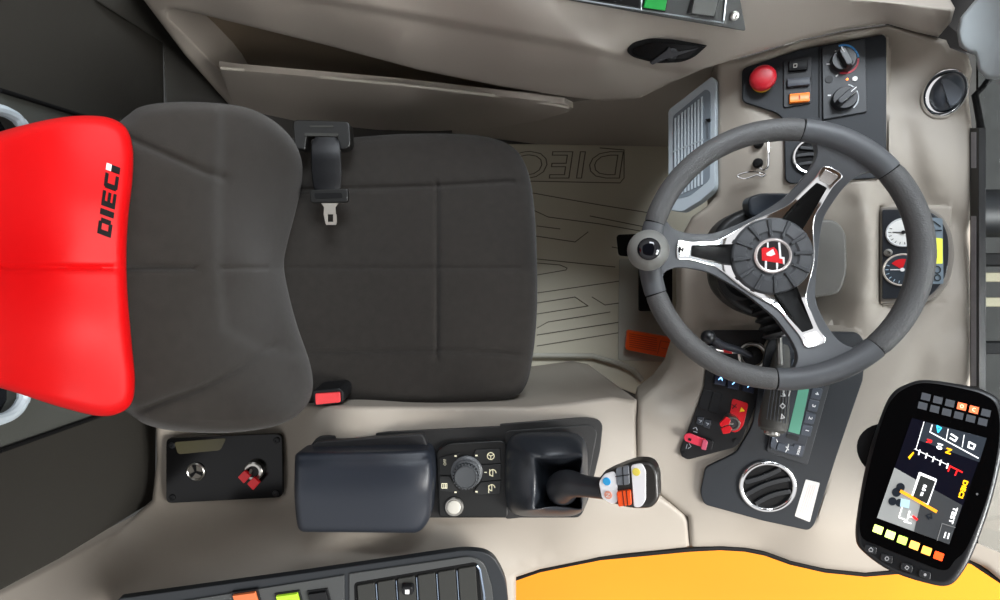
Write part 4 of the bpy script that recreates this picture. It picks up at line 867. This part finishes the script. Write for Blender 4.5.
# ---------------------------------------------------------------- instrument cluster
ic_ = empty('instrument_cluster', P(914, 255, .68), 'black instrument cluster with two dials and lit yellow display seen through the wheel rim', 'instrument cluster')
slab('hood', rnd([(880, 207, 4), (925, 206, 8), (942, 214, 10), (952, 232, 14), (955, 256, 14), (950, 284, 12), (930, 303, 10), (880, 304, 4)], 8), PC, 0.002, 0.02, mat('hood_beige', (120, 114, 106), 0.5), ic_, bevel=0.003, seg=3)
slab('housing', rnd([(882, 210, 2), (922, 210, 6), (938, 216, 10), (947, 232, 12), (949, 256, 12), (945, 280, 12), (928, 298, 8), (882, 299, 2)], 8), PC, 0.007, 0.008, mat('cluster_black', (34, 37, 42), 0.35), ic_, bevel=0.0012)
GW = mat('gauge_white', (228, 228, 224), 0.3)
for i, (gx_, gy_, r) in enumerate(((903, 233, .0235), (902, 270, .0265))):
    Mk = frame(gx_, gy_, PC, 0, 0.007); b = MB(); b.lathe([(r, 0), (r, 0.003), (r*.93, 0.0045), (r*.88, 0.003)], Mk, 48)
    g = b.build('gauge', [mat('gauge_rim', (205, 208, 210), 0.3), mat('gauge_rim2', (214, 206, 196), 0.25, metal=.4)][i], ic_)
    MB().lathe([(r*.9, 0.0), (r*.9, 0.0032), (0.001, 0.0032)], Mk, 40).build('dial_face', GW if i == 0 else mat('dial_bluegrey', (44, 52, 60), 0.4), g)
    b = MB()
    for a in range(-200, 30, 20):
        R = Mk @ Matrix.Rotation(math.radians(a), 4, 'Z'); b.box((r*.76, 0, 0.0036), (r*.16, 0.0009, 0.0006), R)
    b.build('ticks', BLK if i == 0 else mat('tick_blue', (180, 205, 222), 0.4), g)
    b = MB(); b.box((-r*.25, 0.0, 0.0042), (r*.7, 0.0014, 0.0008), Mk); b.lathe([(0.003, 0.0034), (0.003, 0.006), (0.001, 0.006)], Mk, 16); b.build('needle', BLK if i == 0 else WHITE, g)
    if i:
        b = MB(); b.prism([(0, 0)]+[(r*.66*math.cos(math.radians(a)), r*.66*math.sin(math.radians(a))) for a in range(75, 150, 10)], 0.0030, 0.0040, Mk); b.build('red_sector', RED, g)
MB().lathe([(0.006, 0), (0.006, 0.003), (0.003, 0.0035), (0.0025, 0.001)], frame(888, 253, PC, 0, 0.007), 20).build('screw', STEEL, ic_)
slab('display', rnd([(930, 218), (942, 219), (943, 284), (930, 284)], 2), PC, 0.0082, 0.002, mat('display_grey', (120, 134, 144), 0.15), ic_)
slab('lit_display', rnd([(931, 238), (942, 239), (942, 264), (931, 264)], 1), PC, 0.0090, 0.001, mat('display_yellow', (214, 222, 84), 0.3, emit=0.25), ic_)
b = MB(); b.strokes([ring(936.5, 270, 3.4), ring(937, 278, 3), [(933, 231), (941, 231)], [(936, 250), (936, 258)], [(933, 222), (940, 227)]], 0.9, PC, 0.0094); b.build('display_icons', BLK, ic_)
# ---------------------------------------------------------------- right dash panel
rpn = slab('radio_panel', rnd([(700, 492, 4), (705, 467, 4), (736, 452, 5), (752, 425, 8), (766, 345, 6), (776, 330, 4), (858, 332, 6), (866, 345, 8), (862, 380, 0), (838, 450, 0), (814, 524, 5), (808, 530, 5), (762, 520, 0), (704, 504, 4)], 4), PR, 0.003, 0.006, PANEL, dash, bevel=0.0018)
slab('sticker', rnd([(805, 478.5, 1), (819, 482, 1), (809, 521, 1), (794, 515, 1)], 1), PR, 0.0036, 0.0012, mat('sticker_silver', (215, 212, 208), 0.3), rpn, label='silver sticker with faint pink print')
b = MB(); b.strokes([[(808+k*2.2, 484), (799+k*2.2, 512)] for k in range(4)], 0.35, PR, 0.0038, 0.0004); b.build('sticker_print', mat('faint_pink', (205, 180, 178), 0.5), rpn, smooth=False)
for x, y in ((712, 487), (748, 505)): pass
# ignition panel
ip = slab('ignition_panel', rnd([(679, 452, 5), (690, 425, 0), (704, 386, 0), (708, 330, 6), (766, 330, 4), (768, 372, 6), (742, 440, 10), (735, 447, 6), (686, 460, 5)], 5), PI, 0.003, 0.008, mat('ignition_black', (22, 23, 25), 0.35), dash, bevel=0.0012)
MB().lathe([(0.005, .003), (0.005, .005), (0.002, .0052)], frame(684, 454, PI), 16).build('screw', BLK, ip); MB().lathe([(0.005, .003), (0.005, .005), (0.002, .0052)], frame(736, 441, PI), 16).build('screw', BLK, ip)
BL = mat('lit_blue', (130, 190, 255), 0.4, emit=1.6)
for i, (x, y) in enumerate(((720, 378), (733, 382), (748, 385))):
    rocker(x, y, .018, .022, PI, -12, mat('navy_key', (20, 26, 44), 0.3), ['small dark rocker with lit blue icon under the wheel rim, leftmost of three', 'small dark rocker with lit blue icon under the wheel rim, middle of three', 'small dark rocker with lit blue icon under the wheel rim, rightmost of three'][i], base=0.003, iconm=BL, icon=[[(-.8, -.6), (0, .8), (.8, -.6)], [(-.4, 0), (.6, .2)]] if i == 0 else [[(-.5, -.8), (.6, .9)]])
for (x0, y0) in ((703, 389), (713, 392)):
    slab('blank_key', rnd([(x0, y0), (x0+9, y0+1.5), (x0+4, y0+21), (x0-5, y0+18)], 1), PI, 0.005, 0.004, BLK, ip, bevel=0.0006)
for (x0, y0, s_) in ((700, 420, 'L'), (707, 423, 'H')):
    slab('small_key', rnd([(x0-3, y0-4), (x0+4, y0-3), (x0+2, y0+5), (x0-4, y0+3)], .8), PI, 0.006, 0.004, mat('slate_key', (44, 48, 54), 0.4), ip, bevel=0.0005)
    b = MB(); b.strokes([[(x0-1.5, y0-1), (x0+1.5, y0), (x0-.5, y0+1.5)]], 0.5, PI, 0.0064, 0.0006); b.build('key_mark', mat('pale_mark', (170, 176, 184), 0.5), ip)
b = MB(); b.strokes([[(693, 428), (696, 427), (697, 430)], [(693.5, 431), (697, 432)], [(689, 443), (691, 446), (688, 448)], [(687, 444), (686, 448)]], 0.6, PI, 0.0034, 0.0006); b.build('panel_marks', mat('pale_mark', (170, 176, 184), 0.5), ip)
ks2 = empty('ignition_switch', P(730, 415, .61), 'ignition lock with red key on a red warning plate', 'ignition switch')
slab('warning_plate', rnd([(732, 398, 2.5), (748, 403, 2.5), (743, 426, 8), (735, 433, 8), (727, 428, 8), (730, 410, 4)], 3), PI, 0.005, 0.003, RED, ks2, bevel=0.0006)
b = MB(); b.slab([(741, 406.5), (744.5, 410.5), (739, 411.5)], PI, 0.0056, 0.001); b.build('warning_triangle', YEL, ks2)
b = MB(); b.strokes([[(731.5, 404), (736, 407)], [(736, 403.5), (732, 408)]], 0.8, PI, 0.0056, 0.0008); b.build('warning_cross', BLK, ks2)
Mk = frame(730, 420, PI)
MB().lathe([(0.0125, 0.003), (0.0125, 0.028), (0.011, 0.030), (0.009, 0.030), (0.0085, 0.028)], Mk, 30).build('barrel', STEEL, ks2)
MB().lathe([(0.0088, 0.026), (0.0085, 0.0285), (0.001, 0.0285)], Mk, 24).build('lock_face', mat('lock_grey', (70, 70, 72), 0.4, metal=.5), ks2)
MB().tube([Mk @ Vector((0, 0, .026)), Mk @ Vector((-.008, .002, .036))], 0.0028).build('key_blade', STEEL, ks2)
for q in ([(-0.022, 0.002), (-0.010, 0.014), (-0.003, 0.008), (-0.006, 0.001), (-0.020, -0.004)], [(-0.020, -0.006), (-0.006, -0.001), (-0.002, -0.006), (-0.006, -0.014), (-0.017, -0.016)]):
    MB().prism(rnd([(x*1.0, y*1.0) for x, y in q], 0.0022), 0.033, 0.039, Mk).build('key_head', mat('key_red', (215, 26, 36), 0.3), ks2, bevel=0.0012)
rl = empty('parking_brake_switch', P(703, 440, .61), 'pinkish red toggle paddle at the lower left corner of the black ignition panel', 'switch')
slab('base', rnd([(700, 436), (713, 440), (711, 449), (699, 446)], 2), PI, 0.010, 0.009, BLK, rl, bevel=0.001)
RP_ = Plane((683, 434, .612), (705, 442, .606), (690, 440, .611))
slab('paddle', rnd([(683, 434, 3), (688, 431, 3), (706, 438, 2), (703, 446, 2), (684, 439, 3)], 3), PI, 0.014, 0.005, mat('paddle_red', (222, 58, 82), 0.35), rl, bevel=0.0012)
slab('paddle_end', rnd([(702, 437.5), (707, 439), (705, 448), (700, 446.5)], 1), PI, 0.017, 0.010, mat('paddle_end', (196, 84, 110), 0.35), rl, bevel=0.001)
slab('paddle_mark', [(688, 435.8), (691, 436.8), (690.2, 439.2), (687.4, 438.3)], PI, 0.0146, 0.001, BLKM, rl)
# left lever with ring
tl = empty('travel_lever', P(755, 353, .62), 'slim black lever with round knob leaning out of a silver-ringed socket', 'lever')
Mk = frame(752, 355.5, PI)
MB().lathe([(0.0235, 0.003), (0.0235, 0.008), (0.021, 0.0095), (0.0185, 0.008), (0.0185, 0.004)], Mk, 44).build('dial_ring', STEEL, tl)
MB().lathe([(0.0168, 0.003), (0.015, 0.012), (0.010, 0.016), (0.001, 0.017)], Mk, 32).build('boot', BLKM, tl)
MB().tube(cr([P(751, 356, .625), P(738, 350, .655), P(722, 345, .672), P(709, 337, .69)], 5, False), [0.0055]*5+[0.0060]*5+[.0065]*5+[0.007], seg=16).build('lever_arm', mat('lever_slate', (44, 46, 52), 0.3), tl)
b = MB(); b.sphere(P(708, 337, .69), 0.0115); b.sphere(P(710, 347.5, .672), 0.010); b.build('lever_knob', mat('lever_knob', (22, 23, 26), 0.3), tl)
MB().tube([P(714, 349, .66), P(727, 352, .652), P(741, 352, .64)], 0.0030).build('lever_rod', STEEL, tl)
slab('red_clip', rnd([(724, 349), (732, 350.5), (732, 354), (724, 352.5)], 1), flat(.659), 0.0, 0.004, RED, tl)
b = MB(); b.strokes([ring(752, 355.5, 14.5, 10, -60, 60)], 0.7, PI, 0.004, 0.001); b.build('dial_ticks', mat('pale_mark', (170, 176, 184), 0.5), tl)
b = MB(); b.strokes([[(765, 368), (768, 364), (770, 365), (767, 368), (770, 369)], [(773, 364), (775, 364), (774, 366.5), (773, 364)]], 0.8, PI, 0.0042, 0.001); b.build('panel_icons', WHITE, ip)
# radio
ra = empty('radio', P(805, 410, .64), 'narrow car radio with green display and white labelled keys in the right dash panel', 'radio')
slab('surround', rnd([(806, 340, 3), (838, 348, 3), (806, 464, 3), (765, 450, 3), (770, 428, 2)], 3), PR, 0.007, 0.005, mat('radio_surround', (38, 41, 45), 0.4), ra, bevel=0.0015)
slab('faceplate', rnd([(808, 344, 2), (830, 349, 2), (800, 456, 3), (768, 447, 3), (774, 425, 2)], 2), PR, 0.010, 0.004, mat('radio_face', (48, 52, 60), 0.35), ra, bevel=0.001)
slab('display', [(800.5, 368), (810.5, 368), (797, 432), (786, 429)], PR, 0.0108, 0.001, mat('lcd_green', (92, 150, 128), 0.2, emit=0.12), ra)
slab('display_border', [(785, 431), (797, 434), (795, 439), (783.5, 435)], PR, 0.0108, 0.001, mat('radio_dark', (26, 26, 28), 0.3), ra)
RK = mat('radio_key', (62, 69, 80), 0.4)
for k, t in enumerate(('5', '4', '3', '2', '1', 'MODE')):
    x, y = 818-k*3.3, 379+k*12.2
    if k == 5: x, y = 796.5, 447.5
    slab('radio_button', rnd([(x-5, y-6.2), (x+5.5, y-4), (x+2.6, y+6.4), (x-7, y+4.2)], 1), PR, 0.0115, 0.003, RK, ra, bevel=0.0005)
    text(t, x-.5, y, 3.4 if k < 5 else 2.2, -106, PR, WHITE, ra, top=0.0122, sx=1.3 if k < 5 else 1.0, bold=0.15)
slab('radio_button', rnd([(776, 440), (792, 444), (790, 452), (774, 447)], 1), PR, 0.0115, 0.003, RK, ra, bevel=0.0005)
slab('radio_button', rnd([(770, 434), (776, 436), (773, 446), (768, 444)], 1), PR, 0.0115, 0.003, RK, ra, bevel=0.0005)
b = MB(); b.strokes([[(786, 441.5), (785, 446), (783, 449)], [(783.5, 444), (786, 447)], [(774, 436.5), (775, 439)]], 0.9, PR, 0.0122); b.build('button_icons', WHITE, ra)
slab('upper_key', rnd([(790, 358, 1), (802, 361, 1), (799, 372, 1), (787, 369, 1)], 1), PR, 0.0115, 0.003, RK, ra, bevel=0.0005)
b = MB(); b.strokes([[(794, 362), (798, 363), (797, 366), (793, 365), (794, 362)]], 1.1, PR, 0.0122); b.build('button_icons', WHITE, ra)
# ---------------------------------------------------------------- door-side panel at the top edge
TZ = Plane((570, 0, .752), (745, 30, .718), (700, -60, .785))
tp = empty('door_switch_panel', P(690, 5, .72), 'dark grey switch panel with chrome edging on the door at the top edge of the photo', 'switch panel')
slab('panel', rnd([(545, -4, 2), (640, 13, 0), (736, 29.5, 1), (745, 31, 3), (742, 14, 4), (732, -40, 2), (545, -60, 2)], 3), TZ, 0.004, 0.012, PANEL2, tp, bevel=0.0025, seg=3)
slab('recess', rnd([(560, -6, 1), (638, 7, 0), (640, -40), (560, -50)], 1), TZ, 0.005, 0.003, GLOSS, tp)
b = MB(); b.tube([frame(x, y, TZ) @ Vector((0, 0, .006)) for x, y in ((560, -3.5), (640, 9.5), (722, 22.5))], 0.0011, seg=6); b.tube([frame(x, y, TZ) @ Vector((0, 0, .006)) for x, y in ((641, -20), (640, 9.5))], 0.0014, seg=6); b.tube([frame(x, y, TZ) @ Vector((0, 0, .006)) for x, y in ((726, -20), (722, 20))], 0.0014, seg=6); b.build('chrome_edging', mat('edging_grey', (150, 156, 160), 0.3, metal=.5), tp)
MB().lathe([(0.0068, .003), (0.0066, .007), (0.005, .008), (0.003, .008), (0.0025, .006)], frame(733, 15.5, TZ), 24).build('screw', STEEL, tp)
rocker(655, -3, .032, .030, TZ, -8, mat('green_lit_key', (10, 120, 45), 0.3, emit=0.35), 'dark rocker switch glowing green at the top edge', base=0.005)
rocker(703, 2, .036, .032, TZ, -8, mat('grey_rocker_key', (82, 84, 80), 0.4), 'dark grey rocker switch between the green one and the screw', base=0.005)
# ---------------------------------------------------------------- windscreen, pillar, outside
WSM = mat('frit_black', (12, 12, 13), 0.3)
wsd = empty('window_2', (0.8, 0, .8), kind='structure')
def wz(x, y): return 0.71+(x-972)*0.002
slab('frit_band', [(972, 128), (981, 128), (981, 400), (972, 412)], wz, 0.003, 0.01, WSM, wsd, bevel=0.0005)
for seg_ in ((132, 168), (216, 262), (262, 300), (300, 345), (345, 386)):
    slab('dotted_edge', [(973.5, seg_[0]), (978.5, seg_[0]), (978.5, seg_[1]), (973.5, seg_[1])], wz, 0.0036, 0.001, mat('frit_dots', (140, 138, 142), 0.4, bump=0.4, scale=700, kind='vor', var=0.2, vscale=60), wsd)
gl = mat('clear_glass', (225, 232, 235), 0.02, trans=1.0)
g = MB(); g.add([(0.745, -.38, .705), (0.745, .38, .705), (0.93, .38, 1.6), (0.93, -.38, 1.6), (0.750, -.38, .705), (0.750, .38, .705), (0.935, .38, 1.6), (0.935, -.38, 1.6)], [(0, 1, 2, 3), (7, 6, 5, 4), (0, 4, 5, 1), (1, 5, 6, 2), (2, 6, 7, 3), (3, 7, 4, 0)]); g.build('pane', gl, wsd)
S(MB().tube([P(x, y, .715) for x, y in ((974, 415), (980, 400), (981, 260), (981, 128), (975, 95), (990, 80))], 0.0045, seg=8).build('trim_5', BLKM))
# left front pillar cover
AZ2 = Field([(958, 10, .775), (960, 45, .765), (1000, 0, .80), (985, 78, .76), (1020, 60, .80), (1000, 40, .785), (975, 55, .765), (1040, -30, .85)])
S(sheet('wall_front_pillar', [(983, -20), (975, 0), (960, 18), (957, 32), (959, 46), (966, 51), (975, 55), (978, 70), (986, 79), (1000, 80), (1060, 82), (1090, -40), (1040, -60)], AZ2, (0.12, 0.10, -0.03), mat('pillar_grey', (156, 163, 166), 0.45, var=0.05, vscale=12), step=6, r=4, rd=0.008))
S(MB().add([P(x, y, z) for x, y, z in ((846, -60, .70), (1000, -60, .70), (990, 60, .62), (935, 42, .62))], [(0, 1, 2, 3)]).add([P(x, y, z)-Vector((0, 0, .05)) for x, y, z in ((846, -60, .70), (1000, -60, .70), (990, 60, .62), (935, 42, .62))], [(3, 2, 1, 0)]).build('wall_seal', BLKM, smooth=False))
# machine parts seen through the windscreen
ch = empty('front_chassis', (1.2, 0.0, -0.2), 'black steel front frame of the machine seen through the windscreen', 'chassis')
b = MB(); b.box((1.25, -0.12, 0.18), (0.5, 0.03, 0.05)); b.box((1.25, 0.10, 0.20), (0.5, 0.03, 0.06)); b.box((1.02, 0.0, 0.1), (0.04, 0.5, 0.10)); b.build('beam', BLKM, ch, bevel=0.004)
for i_, (y, z) in enumerate(((0.055, .24), (-0.005, .24), (-0.30, .24))): MB().box((1.25, y, z), (0.45, 0.022, 0.02)).build('strap', mat('pale_strap', (130, 124, 100), 0.6), ch, bevel=0.002)
b = MB(); Mx = Matrix.Translation((1.22, 0.20, 0.30)) @ Matrix.Rotation(math.radians(90), 4, 'Y'); b.lathe([(0.05, -0.2), (0.055, -0.18), (0.055, 0.18), (0.05, 0.2)], Mx, 32); b.build('hydraulic_cylinder', BLK, ch)
MB().lathe([(0.022, -0.25), (0.022, 0.25)], Mx, 24).build('piston', CHROME, ch)
b = MB(); b.tube(cr([Vector(p) for p in ((1.1, -.2, .2), (1.14, -.26, .3), (1.2, -.22, .34), (1.3, -.26, .2), (1.4, -.22, .1))], 6, False), 0.014); b.build('hose', BLK, ch)
# ---------------------------------------------------------------- terminal display
mo = empty('display_terminal', P(930, 483, .88), 'black handset-shaped colour display terminal with lit tiles at the lower right', 'monitor')
MZ = Plane((880, 483, .857), (985, 483, .915), (930, 560, .899))
OUT = cr([(906, 384), (924, 379.5), (955, 383), (985, 390), (1003, 405), (1005, 440), (994, 495), (976, 548), (962, 575), (948, 587), (925, 584), (890, 572), (863, 553), (855, 538), (858, 505), (868, 455), (882, 412), (892, 393)], 5)
slab('housing', OUT, MZ, 0.0, 0.040, mat('terminal_black', (30, 31, 33), 0.35), mo, bevel=0.007, seg=4)
GL = cr([(908, 387), (925, 383), (955, 387), (984, 395), (997, 408), (999, 440), (988, 495), (968, 545), (955, 560), (944, 570), (915, 560), (880, 546), (861, 535), (862, 505), (872, 456), (885, 413), (895, 396)], 5)
slab('glass', GL, MZ, 0.0012, 0.003, mat('terminal_glass', (5, 5, 6), 0.25, spec=0.15), mo)
sc = slab('screen', [(912, 418), (986.5, 438), (949, 544), (877, 517.6)], MZ, 0.0020, 0.001, mat('screen_dark', (10, 11, 22), 0.2, emit=0.5), mo)
T1, T2, T3, T4 = 0.0026, 0.0032, 0.0038, 0.0044
def em(n, c, e=1.0): return mat(n, c, 0.4, emit=e)
slab('scene_area', [(894.5, 467.5), (961, 505), (949, 544), (877, 517.6)], MZ, T1, 0.0006, em('screen_grey', (150, 152, 150), 0.35), sc)
slab('scene_dark_area', [(925, 484.5), (962, 505), (949, 544), (914, 531)], MZ, T2, 0.0006, em('screen_dark_grey', (62, 64, 66), 0.3), sc)  # darker lower right area of the displayed picture
slab('menu_area', [(926, 422), (986.5, 438), (979, 462), (918, 440)], MZ, T1, 0.0006, em('screen_slate', (40, 46, 54), 0.4), sc)
W1 = em('screen_white', (240, 240, 240), 0.9); R1 = em('screen_red', (225, 30, 30), 0.9); O1 = em('screen_amber', (250, 180, 20), 0.9)
b = MB(); b.strokes([[(924, 422), (916, 449), (915, 449)], [(915, 449), (948, 465)]], 0.7, MZ, T2); b.strokes([[(932, 425), (930, 432), (978, 458)]], 1.1, MZ, T2)
b.strokes([[(948, 429), (946, 440)], [(964, 435), (962, 447)]], 0.7, MZ, T2); b.strokes([[(920+7*k, 450+3.4*k), (918.6+7*k, 454.5+3.4*k)] for k in range(5)], 1.4, MZ, T2)
b.strokes([[(951, 434), (957, 438), (955, 441), (950, 438)], [(969, 442), (975, 445), (973, 449), (968, 447), (969, 442)]], 1.6, MZ, T2)
b.build('screen_scale', W1, sc, smooth=False)
b = MB(); b.strokes([[(950, 466), (962, 472)], [(950, 466), (948, 471)], [(957, 470), (955, 475)]], 1.5, MZ, T3); b.build('screen_red_zone', R1, sc, smooth=False)
b = MB(); b.strokes([[(937, 426), (941, 428), (938, 432), (937, 426)]], 1.6, MZ, T3); b.build('screen_cyan_icon', em('screen_cyan', (60, 190, 230), 0.8), sc, smooth=False)
slab('screen_pointer', [(909.5, 459.5), (914, 453), (913.5, 451.5), (908, 457)], MZ, T2, 0.0006, O1, sc)
A_ = -108
text('R', 929, 441.5, 5, A_, MZ, R1, sc, top=T2, bold=.3); text('10', 939.5, 446.5, 5.5, A_, MZ, W1, sc, top=T2, bold=.3, sx=.9); text('N', 948.5, 451, 5.5, A_, MZ, O1, sc, top=T2, bold=.3)
text('DIECI', 963, 489, 4.6, A_, MZ, O1, sc, top=T2, sx=1.15, bold=.4); text('TEST', 953, 515, 4.2, A_, MZ, W1, sc, top=T3, sx=1.3, bold=.3)
slab('screen_box', rnd([(919, 471.5), (937, 479), (928, 505), (911, 497)], 1.5), MZ, T3, 0.0006, W1, sc); slab('screen_box_face', rnd([(920.5, 475), (935.3, 481), (927, 503.5), (912.8, 496.5)], 1), MZ, T4, 0.0006, em('screen_box_dark', (42, 44, 44), 0.4), sc)
text('0.0 m', 923.5, 490, 3.6, A_, MZ, W1, sc, top=0.005, bold=.2); b = MB(); b.strokes([[(916.5, 484), (912.8, 494)]], 0.9, MZ, 0.005); b.build('screen_line', W1, sc)
DB = em('screen_wheel', (26, 32, 40), 0.3)
for x, y, r in ((900.5, 487, 4.4), (896.5, 492, 4.6), (892.5, 501, 4.2), (899.5, 502.5, 4.0)): slab('pictured_wheel', ring(x, y, r, 14)[:-1], MZ, T3, 0.0006, DB, sc)
b = MB(); b.strokes([[(901, 491), (912, 497), (936, 511)]], 3.0, MZ, T4); b.build('pictured_boom', em('screen_orange', (235, 150, 30), 0.8), sc)
slab('pictured_cab', [(901, 498), (910, 500), (909, 508), (900, 506)], MZ, T4, 0.0006, em('screen_paleblue', (160, 190, 205), 0.6), sc)
b = MB(); b.strokes([[(927, 516), (932, 518), (931, 513), (926, 515), (929, 519)]], 1.0, MZ, T4); b.build('pictured_fork', DB, sc)
b = MB(); b.strokes([[(902, 507), (899, 517), (907, 520), (910, 511)], [(909, 511), (908, 516), (913, 517)], [(904, 521), (911, 523)]], 1.1, MZ, T4); b.build('screen_figure', W1, sc, smooth=False)
b = MB(); b.strokes([[(945.5, 532), (944, 537)], [(949, 533), (947.5, 538)]], 1.3, MZ, T4); b.build('screen_counter', W1, sc, smooth=False)
b = MB(); b.strokes([[(913, 516), (917, 519)]], 2.2, MZ, 0.005); b.build('screen_red_dot', R1, sc)
b = MB(); b.strokes([[(937, 540), (942, 523), (955, 527)]], 0.6, MZ, T4); b.build('screen_border', em('screen_dim', (130, 130, 130), 0.4), sc)
# tiles
for i in range(6):
    for j in range(2):
        x = 926+12*i-3.2*j; y = 397+3.2*i+9*j; lit = (j == 0 and i in (3, 4))
        slab('status_tile', [(x-4, y-4.6), (x+5, y-2.4), (x+3.6, y+4.4), (x-5.4, y+2.2)], MZ, 0.0018, 0.001, em('tile_red', (240, 110, 70), 0.9) if lit else em('tile_grey', (84, 87, 92), 0.12), mo, label='lit red tile' if lit else None)
        if lit: text('OC'[i-3], x-.3, y-.2, 3.5, -15, MZ, em('tile_mark', (255, 225, 190), 1.2), mo, top=0.0024)
cols = [(215, 240, 120), (212, 240, 125), (190, 228, 90), (255, 175, 80), (255, 165, 70), (255, 70, 25)]
for i in range(6):
    x = 878+12.1*i; y = 529+5.3*i
    slab('function_tile', rnd([(x-3.2, y-5), (x+5.8, y-1.7), (x+3.4, y+5.6), (x-5.6, y+2.2)], .8), MZ, 0.0018, 0.001, em('ftile_%s' % 'green green2 green3 amber amber2 red'.split()[i], cols[i], 1.4), mo, label=['pale green lit tile', 'pale green lit tile', 'green lit tile', 'amber lit tile', 'amber lit tile', 'red lit tile'][i])
for i, (x, y) in enumerate(((871, 549), (887, 558), (907, 567), (925, 574))):
    kb = slab('menu_button', rnd([(x-6, y-5), (x+6, y-1.5), (x+5, y+5.5), (x-6.5, y+1.5)], 2), MZ, 0.004, 0.005, mat('menu_key', (50, 51, 53), 0.4), mo, bevel=0.0008)
    b = MB()
    if i == 0: b.strokes([[(x-2, y), (x, y-2), (x+2, y), (x+1.5, y+2), (x-1.5, y+1.5), (x-2, y)]], .8, MZ, .0046)
    elif i == 1: b.strokes([ring(x, y, 1.8, 8)], 1.0, MZ, .0046)
    elif i == 2: b.strokes([[(x-2, y), (x, y-2), (x+2, y), (x, y+2), (x-2, y)]], .8, MZ, .0046)
    else: b.slab(ring(x, y, 1.5, 10)[:-1], MZ, .0046, .0006)
    b.build('menu_icon', mat('menu_white', (200, 200, 200), 0.5), kb)
slab('light_sensor', ring(977, 494, 1.2, 10)[:-1], MZ, 0.0018, 0.001, mat('sensor_grey', (120, 120, 120), 0.4), mo)
MB().lathe([(0.030, -0.10), (0.030, -0.045), (0.036, -0.020)], frame(889, 452, MZ), 32).build('mounting_arm', BLKM, mo)
bpy.context.view_layer.update()
